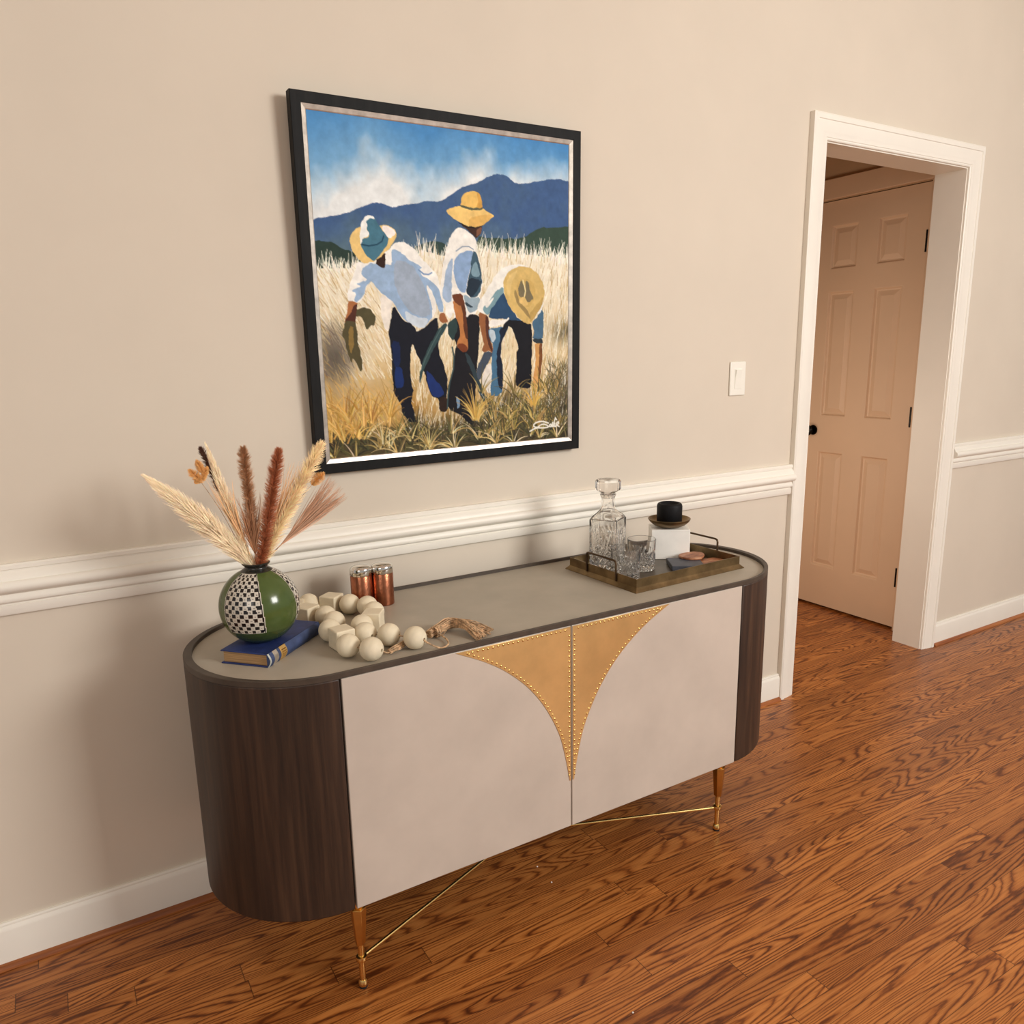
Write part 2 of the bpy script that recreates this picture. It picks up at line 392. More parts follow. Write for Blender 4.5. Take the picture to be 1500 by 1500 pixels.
for s in (-1, 1):
    o = [(0.0030, 0.7295)] + cv_ + [(0.0030, 0.3440)]
    if s < 0: o = o[::-1]
    n = len(o)
    rings = [[(s * x, YF, z) for x, z in o], [(s * x, YF - 0.0016, z) for x, z in o]]
    pl = MB().loft(rings).build('brass_inlay', M['brass'], sb, bevel=0.0004, bseg=1)
    pts = []
    def along(line, d, off):
        acc = 0.0; res = []
        nxt = d * 0.5
        for a, c in zip(line[:-1], line[1:]):
            seg = math.dist(a, c)
            while nxt <= acc + seg:
                u = (nxt - acc) / seg
                nx, nz = -(c[1] - a[1]) / seg, (c[0] - a[0]) / seg
                res.append((a[0] + (c[0] - a[0]) * u + nx * off, a[1] + (c[1] - a[1]) * u + nz * off)); nxt += d
            acc += seg
        return res
    pts += along([(0.012, 0.7235), (0.280, 0.7235)], 0.0125, 0)
    pts += along([(0.0072, 0.715), (0.0072, 0.352)], 0.0125, 0)
    pts += [p for p in along(cv_, 0.0125, -0.0058) if p[0] > 0.011 and p[1] < 0.722]
    studs.append((pl, s, pts))
nail = MB().lathe([(0.0027, 0.0), (0.0026, 0.0007), (0.0019, 0.0014), (0.0008, 0.0018)], 10)
proto = None; rest = {}
for pl, s, pts in studs:
    for i, (x, z) in enumerate(pts):
        if i < 50:
            if proto is None:
                proto = nail.build('nail_head', M['brassleg'], pl, smooth=60); o = proto
            else:
                o = proto.copy(); COL.objects.link(o); o.parent = pl
            o.location = (s * x, YF - 0.0016, z); o.rotation_euler = (PI / 2, 0, 0)
        else: rest.setdefault(pl.name, (pl, MB()))[1].add([(s * x + a, YF - 0.0016 - c, z + d) for a, d, c in nail.v], nail.f)
for pl, mb in rest.values():
    o = mb.build('nail_heads', M['brassleg'], pl, smooth=60); o['kind'] = 'stuff'
def leg(x, y):
    lg = MB().tube([(x, y, 0.018), (x, y, 0.112)], 0.0068, 16).build('leg', M['brassleg'], sb, smooth=40)
    hexo = lambda r, z: [(x + r * math.cos(PI / 6 + PI / 3 * k), y + r * math.sin(PI / 6 + PI / 3 * k), z) for k in range(6)]
    tag(MB().loft([hexo(0.0115, 0.110), hexo(0.0175, 0.196), hexo(0.0165, 0.199)]).build('hexagonal_sleeve', M['bronze'], lg, bevel=0.0008), 'faceted brown brass sleeve')
    MB().lathe([(0.009, 0.198), (0.0125, 0.203), (0.0125, 0.212), (0.009, ZB)], 16, (x, y, 0)).build('leg_neck', M['brassleg'], lg, smooth=40)
    MB().lathe([(0.0068, 0.066), (0.0115, 0.068), (0.0128, 0.073), (0.0115, 0.078), (0.0068, 0.080)], 16, (x, y, 0)).build('collar', M['brassleg'], lg, smooth=40)
    MB().lathe([(0.0085, 0.004), (0.0105, 0.008), (0.0105, 0.014), (0.0075, 0.020)], 16, (x, y, 0)).build('foot', M['brassleg'], lg, smooth=40)
    MB().lathe([(0.009, 0.0), (0.009, 0.0045)], 16, (x, y, 0)).build('foot_pad', M['dark'], lg)
LX = 0.5285
for x in (-LX, LX):
    for y in (-0.4965, -0.088): leg(x, y)
MB().tube([(-LX, -0.4965, 0.0735), (LX, -0.088, 0.0735)], 0.0042, 10).build('stretcher', M['brassleg'], sb, smooth=40)
MB().tube([(LX, -0.4965, 0.0715), (-LX, -0.088, 0.0715)], 0.0042, 10).build('stretcher', M['brassleg'], sb, smooth=40)

PAINT=[
('#','mountain'),
('p',(70,92,134),[-22,300,36,286,88,277,126,268,165,251,220,233,243,236,277,244,322,235,362,229,404,218,454,218,489,201,532,172,576,159,612,147,648,128,693,116,729,123,766,142,804,139,851,128,909,118,959,112,993,117,1029,122,1031,447,-38,471]),
('#','trees'),
('p',(44,62,54),[-27,358,23,352,60,354,88,369,118,377,144,385,177,403,173,454,-37,459]),
('p',(50,70,66),[347,359,389,343,432,336,474,343,498,392,345,404]),
('p',(56,76,64),[593,315,661,316,753,315,801,308,840,285,879,272,948,270,1050,256,1052,432,589,444]),
('#','field'),
('p',(228,212,180),[-34,431,137,426,346,381,396,366,463,381,596,360,753,361,1051,373,1057,1204,-93,1092]),
('#','figures'),
('p',(240,232,220),[218,500,237,509,263,524,256,541,250,576,240,616,225,601,215,564]),
('p',(245,242,235),[247,376,277,347,301,344,325,348,349,361,372,385,403,409,433,436,449,483,458,555,437,552,429,517,424,558,390,589,373,604,355,601,312,584,282,558,266,526,237,509,219,497,206,483,189,462,177,469,163,496,144,528,121,523,101,523,101,499,113,470,127,444,141,406,172,412,199,404]),
('p',(154,180,210),[264,368,282,366,305,378,331,399,380,415,364,425,376,442,394,449,422,466,444,483,457,552,437,552,417,494,390,464,398,504,409,530,411,568,390,589,373,604,351,601,312,584,282,558,266,526,243,509,219,497,189,462,171,476,160,501,135,525,121,521,134,499,112,492,153,479,130,472,178,459,153,446,160,422,199,406,236,426,240,409,267,413]),
('p',(160,174,192),[274,399,310,400,346,416,369,450,386,479,397,520,405,558,375,571,326,556,291,514,269,467]),
('p',(205,216,226),[301,546,344,568,394,573,387,589,373,604,351,601,312,584]),
('k',(120,150,190),14.0,[364,425,382,437,401,438,414,432]),
('p',(52,33,26),[199,406,247,374,241,409,235,427]),
('p',(232,198,128),[162,303,139,317,121,336,118,353,126,376,142,399,164,410,181,410,199,404,223,393,252,371,277,343,287,324,282,309,268,300,250,297,233,299]),
('p',(250,240,232),[233,301,256,299,276,307,285,319,260,337,243,319]),
('p',(72,118,138),[179,284,193,280,211,277,221,294,232,307,249,325,260,337,246,361,224,384,201,404,182,395,166,376,157,358,163,341,186,335,190,324,180,310,183,298]),
('p',(245,245,240),[191,273,208,275,211,283,193,280,178,289,184,302,179,312,191,323,184,333,165,339,157,358,153,342,161,304,167,285,179,276]),
('k',(34,70,92),13.0,[160,357,185,360,214,355,233,345,240,329]),
('p',(170,108,66),[101,522,121,522,135,528,129,545,124,576,115,606,83,606,85,577,96,560]),
('p',(82,46,34),[120,533,135,528,125,576,115,606,83,606,87,577,103,564,113,552]),
('p',(84,76,50),[86,581,122,581,127,605,126,649,136,686,138,723,130,736,121,717,105,690,101,710,88,674,81,638,73,622]),
('p',(140,114,62),[100,594,116,599,111,654,100,685,93,643]),
('p',(84,78,52),[128,549,147,543,174,542,189,558,196,568,188,597,177,592,162,610,153,581,142,568,125,567]),
('p',(24,26,36),[264,532,281,560,300,582,326,588,341,602,347,616,382,600,428,565,433,597,429,680,451,731,463,779,454,830,455,876,423,875,425,832,394,822,382,790,374,757,359,715,344,684,325,648,316,705,318,774,325,811,311,838,322,861,325,890,335,902,307,906,276,873,275,842,250,811,246,758,248,704,244,645,240,623,252,571]),
('p',(26,48,104),[258,723,280,724,289,760,284,790,254,791]),
('p',(22,36,74),[247,642,283,645,278,726,255,723]),
('p',(30,50,108),[375,732,401,755,434,792,447,816,429,829,398,822,385,796]),
('p',(48,34,28),[425,832,457,825,459,874,425,875]),
('p',(158,100,62),[440,556,459,553,464,570,473,584,450,591,436,581]),
('p',(243,240,232),[519,290,537,290,566,302,591,321,598,343,593,360,603,391,613,434,618,468,604,503,609,518,594,550,548,586,499,586,493,551,481,577,462,560,463,531,447,517,444,489,451,438,464,382,477,351,492,317]),
('p',(165,186,212),[497,381,474,409,455,480,452,506,472,525,491,519,490,465,495,423]),
('p',(142,170,206),[580,359,556,360,526,371,504,389,499,414,505,454,518,482,533,494,546,490,552,458,569,412,578,378]),
('k',(120,140,165),9.0,[512,363,538,348,564,347,582,355]),
('p',(62,88,104),[580,359,593,363,607,405,617,448,604,498,573,510,546,493,557,449,569,415]),
('p',(124,154,168),[588,391,599,405,610,442,572,438,569,421]),
('p',(36,50,64),[561,441,613,451,605,471,573,509,546,493]),
('p',(152,172,184),[536,496,573,510,604,503,601,533,587,550,556,556,543,522]),
('p',(50,66,78),[543,519,565,530,580,537,561,539,544,530]),
('p',(66,42,32),[534,279,621,279,612,309,595,322,580,310,559,294]),
('p',(128,86,64),[595,295,619,283,612,306,597,318]),
('p',(26,20,20),[519,273,537,280,570,290,596,288,623,281,618,275,559,281]),
('p',(238,200,122),[477,241,500,231,536,226,624,227,650,239,675,246,645,265,622,279,596,286,566,284,537,276,505,264,485,252]),
('p',(226,180,100),[567,261,619,247,668,246,645,265,622,279,596,286,566,284]),
('p',(236,192,106),[535,226,538,208,548,188,570,180,588,176,610,181,621,202,624,225,598,231,561,230]),
('p',(216,164,80),[599,180,610,181,621,202,624,225,598,231,606,206]),
('p',(88,92,72),[535,222,561,227,598,228,623,223,624,229,597,235,561,234,534,228]),
('p',(28,27,32),[548,572,564,558,598,563,602,602,595,661,587,722,579,782,573,843,566,933,535,916,510,887,461,872,460,808,465,787,481,755,495,678,504,654,472,610,466,590,504,570]),
('p',(120,148,176),[497,822,511,841,507,865,496,868]),
('p',(46,66,66),[466,590,504,570,510,602,489,648,472,625]),
('k',(58,78,80),16.0,[485,666,491,696,487,737,471,779,461,823,457,866]),
('p',(186,122,70),[491,515,535,514,545,549,548,584,547,611,549,643,552,673,533,682,507,672,503,652,520,631,517,602,500,564]),
('p',(96,54,34),[521,509,538,509,545,552,551,602,551,643,537,631,533,573]),
('p',(110,60,36),[491,496,533,496,539,530,523,536,498,522]),
('p',(120,62,36),[507,657,534,652,552,673,533,685,507,672]),
('p',(48,62,68),[535,682,553,691,573,730,595,783,624,839,659,903,646,900,608,851,582,798,565,751,543,709]),
('k',(160,172,176),7.0,[601,823,624,852,657,903]),
('p',(240,238,230),[592,536,627,488,667,438,702,408,746,396,790,396,818,404,866,436,883,481,882,533,865,564,716,520,705,475,645,520,640,563,598,553]),
('p',(124,158,168),[705,469,673,482,649,512,614,541,625,559,640,563,664,535,708,505]),
('p',(240,238,230),[626,529,665,502,661,514,633,541]),
('p',(46,76,108),[664,531,705,486,712,503,724,521,755,563,787,585,726,589,714,575,640,574,644,551]),
('p',(150,96,60),[596,552,640,566,639,602,642,641,653,662,656,690,641,680,617,686,606,677,618,656,602,602]),
('p',(86,50,38),[625,562,640,569,644,641,656,690,637,668,627,617]),
('p',(70,80,94),[617,686,641,682,657,690,636,717,611,747,595,780,583,761,586,734]),
('p',(228,222,212),[644,717,654,754,641,831,621,808,601,783,619,738]),
('p',(72,112,142),[639,606,694,602,728,596,713,623,693,654,688,693,695,724,697,817,672,835,638,831,650,754,647,723,657,662,640,638]),
('p',(28,36,54),[682,608,728,595,713,623,693,654,688,693,695,724,697,817,675,804,669,723,672,681,689,641]),
('p',(194,208,218),[641,611,662,610,671,632,657,656,646,641]),
('p',(26,26,32),[714,578,783,582,824,585,831,633,826,727,827,790,816,816,762,807,750,788,760,719,758,694,771,670,753,633,734,598,698,611,702,599]),
('p',(240,236,228),[640,576,714,580,727,568,727,579,702,594,639,604]),
('p',(72,104,130),[828,590,857,565,882,538,884,612,878,646,831,643,840,618]),
('p',(46,56,62),[830,641,877,643,880,659,839,657]),
('p',(210,156,94),[843,658,877,656,877,709,863,776,860,811,854,827,829,818,834,775,847,727,843,683]),
('p',(120,76,44),[862,659,878,657,877,709,864,779,859,804,855,775,862,721]),
('p',(214,182,112),[705,458,718,431,746,410,782,401,822,404,858,424,883,457,888,493,875,533,849,564,823,592,807,593,783,582,743,549,716,514,707,484]),
('p',(190,158,92),[819,592,818,558,845,533,885,496,875,533,849,564]),
('p',(226,196,128),[717,460,733,430,769,412,761,430,741,457,736,498,724,505]),
('p',(206,172,102),[765,459,785,444,809,439,833,452,846,473,845,503,824,534,804,537,776,522,760,495]),
('p',(122,112,86),[779,453,789,447,800,488,796,501,776,504,768,483]),
('p',(122,112,86),[801,447,817,452,821,482,841,506,816,521,796,510,804,488]),
('p',(158,134,86),[756,474,770,504,784,528,804,540,818,555,822,579,799,555,767,528,751,495]),
('p',(224,190,120),[776,507,796,501,808,515,816,528,800,534,774,522]),
('k',(240,225,172),12.0,[791,447,802,482,796,501]),
('p',(52,74,76),[463,588,467,597,453,616,423,652,383,712,360,748,350,784,350,748,362,717,392,660,425,619,440,597]),
('k',(86,108,108),8.0,[443,605,406,655,376,701,357,739]),
('#','sign'),
('k',(236,232,220),14.0,[817,966,838,958,855,956,879,958,901,957,904,955,899,950,884,945,871,945,862,949,853,954]),
('k',(236,232,220),12.0,[904,942,881,935,862,934,845,937,835,943,835,950,845,954,860,953]),
('k',(236,232,220),12.0,[916,947,910,949,908,954,914,956,919,951,916,947]),
('k',(236,232,220),14.0,[925,941,921,956,927,955,938,924]),
('k',(236,232,220),12.0,[935,945,932,956,937,955]),
('k',(236,232,220),10.0,[937,927,944,932]),
('k',(236,232,220),13.0,[939,957,944,944,952,940,954,945,948,950,945,952,956,958]),
]
# ------------------------------------------------------------------ the painting
PW, PH = 0.7918, 0.8636
pt = empty('framed_painting', (-0.01635, -0.0394, 1.4892), (0.0218, -0.0079, 0))
tag(pt, 'black framed oil painting of three straw-hatted field workers on the wall', 'painting')
def ring_frame(o0, o1, y0, y1, edge=0.0):
    """rectangular moulding: outer inset o0, inner inset o1, back y0, front y1"""
    R = lambda d, y: [(-PW / 2 + d, y, -PH / 2 + d), (PW / 2 - d, y, -PH / 2 + d), (PW / 2 - d, y, PH / 2 - d), (-PW / 2 + d, y, PH / 2 - d)]
    return MB().loft([R(o0, y0), R(o0, y1 + edge), R(o0 + edge, y1), R(o1, y1), R(o1, y0)], False, False)
ring_frame(0, 0.024, 0.026, 0.0, 0.0015).build('frame', M['blackframe'], pt)
R = lambda d, y: [(-PW / 2 + d, y, -PH / 2 + d), (PW / 2 - d, y, -PH / 2 + d), (PW / 2 - d, y, PH / 2 - d), (-PW / 2 + d, y, PH / 2 - d)]
MB().loft([R(0.0238, 0.02), R(0.0238, 0.0030), R(0.025, 0.0022), R(0.0345, 0.0052), R(0.0365, 0.0066), R(0.0365, 0.02)], False, False).build('liner', M['silver'], pt)

def paint_canvas(W, H):
    """paints the picture as a colour grid (sRGB 0..255)"""
    S = 2; w, h = W * S, H * S
    img = np.zeros((h, w, 3), np.float32)
    yy, xx = np.mgrid[0:h, 0:w]; U = (xx + .5) / w * 1000; V = (yy + .5) / h * 1000
    def fnoise(nx, ny, seed, oct=4):
        r = np.random.default_rng(seed); out = np.zeros((h, w), np.float32); amp = 1; tot = 0
        for o in range(oct):
            gx, gy = max(2, int(nx * 2 ** o)), max(2, int(ny * 2 ** o))
            g = r.random((gy + 2, gx + 2)).astype(np.float32)
            fx = U / 1000 * gx; fy = V / 1000 * gy
            ix = np.clip(fx.astype(int), 0, gx); iy = np.clip(fy.astype(int), 0, gy)
            tx = fx - ix; ty = fy - iy; tx = tx * tx * (3 - 2 * tx); ty = ty * ty * (3 - 2 * ty)
            out += amp * ((g[iy, ix] * (1 - tx) + g[iy, ix + 1] * tx) * (1 - ty) + (g[iy + 1, ix] * (1 - tx) + g[iy + 1, ix + 1] * tx) * ty)
            tot += amp; amp *= .55
        return out / tot
    def lerp(a, b, t): return a + (b - a) * t[..., None]
    C = lambda *c: np.array(c, np.float32)
    # sky
    n1 = fnoise(5, 4, 1); n2 = fnoise(14, 10, 2)
    t = np.clip(V / 170 + (n1 - .5) * .9, 0, 1)
    sky = lerp(C(76, 138, 194), C(138, 182, 214), t)
    line = 215 - U * .09
    cl = np.clip((V - line + 90 + (n1 - .5) * 240 + (n2 - .5) * 70) / 110, 0, 1)
    sky = lerp(sky, C(236, 238, 236), cl * .95)
    sky = sky * (1 + (fnoise(40, 30, 3)[..., None] - .5) * .10)
    img[:] = sky
    wob = [(fnoise(70, 70, sd, 2) - .5) * 5.0 for sd in (21, 22)]
    def poly_mask(q):
        P = np.array(q, np.float32).reshape(-1, 2) / 1000 * np.array([w, h], np.float32)
        x0, y0 = np.floor(P.min(0)).astype(int) - 1; x1, y1 = np.ceil(P.max(0)).astype(int) + 2
        x0, y0 = max(x0, 0), max(y0, 0); x1, y1 = min(x1, w), min(y1, h)
        if x1 <= x0 or y1 <= y0: return None
        gx = np.arange(x0, x1) + .5; gy = (np.arange(y0, y1) + .5)[:, None]
        ins = np.zeros((y1 - y0, x1 - x0), bool)
        gx = gx[None] + wob[0][y0:y1, x0:x1]; gy = gy + wob[1][y0:y1, x0:x1]
        for a, b in zip(P, np.roll(P, -1, 0)):
            if a[1] == b[1]: continue
            c = ((a[1] > gy) != (b[1] > gy))
            ins ^= c & (gx < (b[0] - a[0]) * (gy - a[1]) / (b[1] - a[1]) + a[0])
        return (slice(y0, y1), slice(x0, x1)), ins
    def smooth(q):
        p = [(q[i], q[i + 1], 0) for i in range(0, len(q), 2)]
        # rounded chain: corner cutting once keeps outlines painterly
        o = []
        for a, b in zip(p, p[1:] + p[:1]):
            o += [a[0] * .8 + b[0] * .2, a[1] * .8 + b[1] * .2, a[0] * .2 + b[0] * .8, a[1] * .2 + b[1] * .8]
        return o
    tex = (fnoise(60, 60, 5) - .5)
    def fillp(col, q):
        m = poly_mask(smooth(q))
        if m is None: return
        sl, ins = m; v = img[sl]
        c = np.array(col, np.float32) * (1 + tex[sl][..., None] * .16)
        v[ins] = c[ins]
    def stroke(col, wd, q, taper=0.0, alpha=1.0):
        P = np.array(q, np.float32).reshape(-1, 2) / 1000 * np.array([w, h], np.float32)
        ww = wd / 1000 * w * .5
        for k in range(len(P) - 1):
            a, b = P[k], P[k + 1]; r0 = max(.6, ww * (1 - taper * k / (len(P) - 1))); r1 = max(.6, ww * (1 - taper * (k + 1) / (len(P) - 1)))
            x0, y0 = np.floor(np.minimum(a, b) - ww - 1).astype(int); x1, y1 = np.ceil(np.maximum(a, b) + ww + 2).astype(int)
            x0, y0 = max(x0, 0), max(y0, 0); x1, y1 = min(x1, w), min(y1, h)
            if x1 <= x0 or y1 <= y0: continue
            gx = np.arange(x0, x1) + .5; gy = (np.arange(y0, y1) + .5)[:, None]
            d = b - a; L = max(float(d @ d), 1e-6)
            tt = np.clip(((gx - a[0]) * d[0] + (gy - a[1]) * d[1]) / L, 0, 1)
            dist = np.hypot(gx - a[0] - tt * d[0], gy - a[1] - tt * d[1])
            cov = np.clip(r0 + (r1 - r0) * tt - dist + .5, 0, 1)[..., None] * alpha
            img[y0:y1, x0:x1] = img[y0:y1, x0:x1] * (1 - cov) + np.array(col, np.float32) * cov
    rr = random.Random(5)
    def blade(u, v, ang, ln, wd, col, bend=0.0, alpha=1.0):
        q = [u, v]; a = ang
        for k in range(4):
            u += math.cos(a) * ln / 4; v -= math.sin(a) * ln / 4; a += bend / 4; q += [u, v]
        stroke(col, wd, q, .85, alpha)
    def jit(c, s): 
        k = 1 + rr.uniform(-s, s); return tuple(min(255, x * k + rr.uniform(-6, 6)) for x in c)
    sect = ''
    for e in PAINT:
        if e[0] == '#':
            sect = e[1]
            if sect == 'trees':      # modelling of the mountain
                d = np.abs(img - C(70, 92, 134)).sum(-1) < 60
                k = np.clip((V - 250) / 170, 0, 1) * .9 + (n2 - .5) * .9
                mt = lerp(C(66, 94, 138), C(98, 122, 128), np.clip(k, 0, 1))
                img[d] = (mt * (1 + tex[..., None] * .12))[d]
            if sect == 'figures':    # the wheat field
                top = 505 - 80 * np.clip(U / 1000, 0, 1)
                d = np.abs(img - C(228, 212, 180)).sum(-1) < 90
                d &= V > 352
                n3 = fnoise(9, 7, 8); k = np.clip((V - 420) / 500 + (n3 - .5) * .5, 0, 1)
                f = lerp(C(240, 230, 206), C(226, 204, 162), np.clip(k * 1.6, 0, 1))
                f = lerp(f, C(172, 130, 66), np.clip((k - .55) * 2.2, 0, 1))
                dl = np.exp(-(((U - 40) / 70) ** 2 + ((V - 690) / 80) ** 2)) ; f = lerp(f, C(84, 78, 70), np.clip(dl * .9, 0, 1))
                dl = np.exp(-(((U - 985) / 70) ** 2 + ((V - 620) / 42) ** 2)); f = lerp(f, C(92, 84, 62), np.clip(dl * .85, 0, 1))
                bt = np.clip((V - (905 - 40 * np.sin(U / 1000 * 3.1) - np.where(U > 560, 90, 0) * np.clip((U - 560) / 160, 0, 1)) + (n3 - .5) * 90) / 60, 0, 1)
                f = lerp(f, C(70, 64, 44), bt * .92)
                rt = np.clip((U - 890) / 120, 0, 1) * np.clip((V - 700) / 120, 0, 1); f = lerp(f, C(44, 42, 36), rt * .85)
                img[d] = f[d]
                FT = ((0, 137, 346, 396, 463, 596, 753, 1000), (431, 426, 381, 366, 381, 360, 361, 374))
                for i in range(520):   # tips against the hills
                    u = rr.uniform(0, 1000)
                    v = np.interp(u, FT[0], FT[1]) + rr.uniform(-4, 18)
                    blade(u, v, PI / 2 + rr.uniform(-.5, .35), rr.uniform(24, 70) if rr.random() < .35 else rr.uniform(14, 36), 4.4, jit((246, 242, 226), .05), rr.uniform(-.3, .3))
                for i in range(3600):
                    u = rr.uniform(-20, 1020); v = rr.uniform(np.interp(u, FT[0], FT[1]) + 12, 960)
                    pick = rr.random()
                    col = (252, 246, 228) if pick < .6 else ((206, 180, 128) if pick < .85 else (170, 134, 78))
                    if v > 760 and u < 300 and pick < .7: col = (214, 172, 96)
                    if (u - 40) ** 2 / 8000 + (v - 690) ** 2 / 9000 < 1 and pick < .7: col = (110, 100, 88)
                    a = PI / 2 + rr.uniform(-.3, .3) + (.55 if u < 330 else -.15)
                    blade(u, v, a, rr.uniform(24, 62), 3.6, jit(col, .08), rr.uniform(-.4, .4), .55)
            if sect == 'sign':       # foreground grass over feet
                def tuft(u, v, n, spread, ln, cols):
                    for i in range(n):
                        s = rr.uniform(-1, 1)
                        blade(u + s * 12, v + rr.uniform(-6, 8), PI / 2 - s * spread, ln * rr.uniform(.55, 1.1), 6.0, jit(rr.choice(cols), .12), -s * 1.1, .9)
                dk = [(70, 66, 46), (54, 52, 38), (92, 84, 56)]; lt = [(214, 190, 132), (190, 160, 96), (232, 218, 176), (150, 130, 78), (110, 104, 66)]
                for u in range(20, 1000, 32):
                    tuft(u, 985 + rr.uniform(-20, 20), 12, 1.0, 90, dk)
                for i in range(46):
                    tuft(rr.uniform(0, 1000), rr.uniform(930, 1010), 7, 1.15, rr.uniform(55, 110), lt if rr.random() < .75 else dk)
                for i in range(60):
                    u = rr.uniform(560, 960); v = rr.uniform(800, 960)
                    tuft(u, v, 5, .8, rr.uniform(40, 95), [(120, 108, 64), (168, 140, 78), (88, 82, 52), (206, 178, 112)])
                tuft(575, 905, 26, .55, 110, [(206, 168, 88), (190, 150, 76), (226, 196, 120)])
                tuft(835, 870, 22, .6, 70, [(226, 186, 96), (206, 164, 84)])
                for i in range(26):
                    tuft(rr.uniform(0, 250), rr.uniform(850, 950), 6, .7, 90, [(206, 160, 82), (222, 184, 110), (170, 128, 62)])
                for i in range(200):
                    blade(rr.uniform(900, 1000), rr.uniform(740, 960), PI / 2 + rr.uniform(-.9, .9), rr.uniform(24, 50), 4, jit((84, 78, 54), .2), rr.uniform(-1, 1), .6)
        elif e[0] == 'p': fillp(e[1], e[2])
        else: stroke(e[1], (6.2 if sect == 'sign' else e[2] * 1000 / 3600 * 1.35), e[3], 0.15)
        if sect == 'figures' and e[0] == 'p' and e[1] in ((186, 122, 70), (210, 156, 94), (150, 96, 60)): pass
    img = img.reshape(H, S, W, S, 3).mean((1, 3))
    return np.clip(img, 0, 255) / 255.0

def build_canvas():
    W, H = 430, 470
    c = paint_canvas(W, H)
    c = np.where(c <= 0.04045, c / 12.92, ((c + 0.055) / 1.055) ** 2.4)
    d = 0.0360; cw, ch = PW - 2 * d, PH - 2 * d
    gx = np.linspace(-cw / 2, cw / 2, W); gz = np.linspace(ch / 2, -ch / 2, H)
    X, Z = np.meshgrid(gx, gz)
    co = np.stack([X, np.full_like(X, 0.0075), Z], -1).reshape(-1, 3).astype(np.float32)
    i = np.arange((H - 1) * W).reshape(H - 1, W)[:, :-1]
    q = np.stack([i, i + W, i + W + 1, i + 1], -1).reshape(-1, 4)
    me = bpy.data.meshes.new('canvas')
    me.vertices.add(len(co)); me.vertices.foreach_set('co', co.ravel())
    me.loops.add(q.size); me.loops.foreach_set('vertex_index', q.ravel().astype(np.int32))
    me.polygons.add(len(q)); me.polygons.foreach_set('loop_start', np.arange(0, q.size, 4, dtype=np.int32))
    me.update(); me.validate()
    at = me.color_attributes.new('Col', 'FLOAT_COLOR', 'POINT')
    at.data.foreach_set('color', np.concatenate([c.reshape(-1, 3), np.ones((W * H, 1))], 1).astype(np.float32).ravel())
    finish('canvas', me, M['canvas'], pt)
build_canvas()
# ------------------------------------------------------------------ light switch
sw = empty('light_switch', (1.0612, 0, 1.2432)); tag(sw, 'white rocker light switch on the wall beside the doorway', 'switch')
MB().box(-0.0365, 0.0365, -0.0062, 0, -0.0565, 0.0565).build('wall_plate', M['plastic'], sw, bevel=0.0035, bseg=3)
MB().box(-0.0165, 0.0165, -0.0074, -0.004, -0.0335, 0.0335).build('rocker_frame', M['plastic'], sw, bevel=0.0008)
MB().add([(-0.0135, -0.0072, -0.030), (0.0135, -0.0072, -0.030), (0.0135, -0.0085, 0.0), (-0.0135, -0.0085, 0.0), (-0.0135, -0.0120, 0.030), (0.0135, -0.0120, 0.030),
          (-0.0135, -0.005, -0.030), (0.0135, -0.005, -0.030), (-0.0135, -0.005, 0.030), (0.0135, -0.005, 0.030)],
         [(0, 1, 2, 3), (3, 2, 5, 4), (4, 5, 9, 8), (0, 3, 4, 8, 6), (1, 7, 9, 5, 2), (0, 6, 7, 1)]).build('rocker', M['plastic'], sw)

# ------------------------------------------------------------------ book
ZS = ZT + 0.0002
bkA, bkB, bkC = Vector((-0.7206, -0.3270)), Vector((-0.6465, -0.4100)), Vector((-0.5015, -0.2735))
ex = (bkC - bkB).normalized(); ey = Vector((-ex.y, ex.x))       # ex along the spine, ey away from it
bl = (bkC - bkB).length; bw = (bkA - bkB).length
bk = empty('book', (bkB.x, bkB.y, ZS), (0, 0, math.atan2(ex.y, ex.x)))
tag(bk, 'worn blue clothbound book lying flat under the round green vase', 'book')
bh = 0.0285
MB().box(0.004, bl - 0.004, 0.006, bw - 0.004, 0.0026, bh - 0.0026).build('page_block', M['pages'], bk, bevel=0.0008)
tag(MB().box(0, bl, 0.003, bw, 0, 0.0026).build('cover', M['blue'], bk, bevel=0.0008), 'lower cover board')
tag(MB().box(0, bl, 0.003, bw, bh - 0.0026, bh).build('cover', M['blue'], bk, bevel=0.0008), 'upper cover board')
prof = [(0.005, 0.0)] + [(0.003 - 0.006 * math.sin(PI * k / 10), bh * k / 10) for k in range(11)] + [(0.005, bh)]
spb = MB().loft([[(x, y, z) for y, z in prof] for x in (0, bl)])
sp = spb.build('spine', M['bluespine'], bk, smooth=50)
def band(x0, x1, off, name, m):
    pr = [(0.0030 - (0.006 + off) * math.sin(PI * k / 12), bh * (0.0 + 1.0 * k / 12)) for k in range(0, 13)]
    pr2 = [(y + 0.001, z) for y, z in pr][::-1]
    return MB().loft([[(x, y, z) for y, z in pr + pr2] for x in (x0, x1)]).build(name, m, sp, smooth=50)
band(0.040, 0.062, 0.0004, 'gilt_title_band', M['gold'])
band(0.016, 0.031, 0.0004, 'silver_title_band', M['silver'])
band(-0.0004, 0.004, 0.0006, 'frayed_edge', M['tape'])
for k in range(4):
    z = 0.0075 + 0.0045 * k
    yy = 0.003 - 0.0068 * math.sin(PI * z / bh)
    MB().box(0.044, 0.058, yy - 0.0003, yy + 0.0005, z, z + 0.0018).build('faded_lettering', M['bronze'], sp)
VZ = ZS + bh

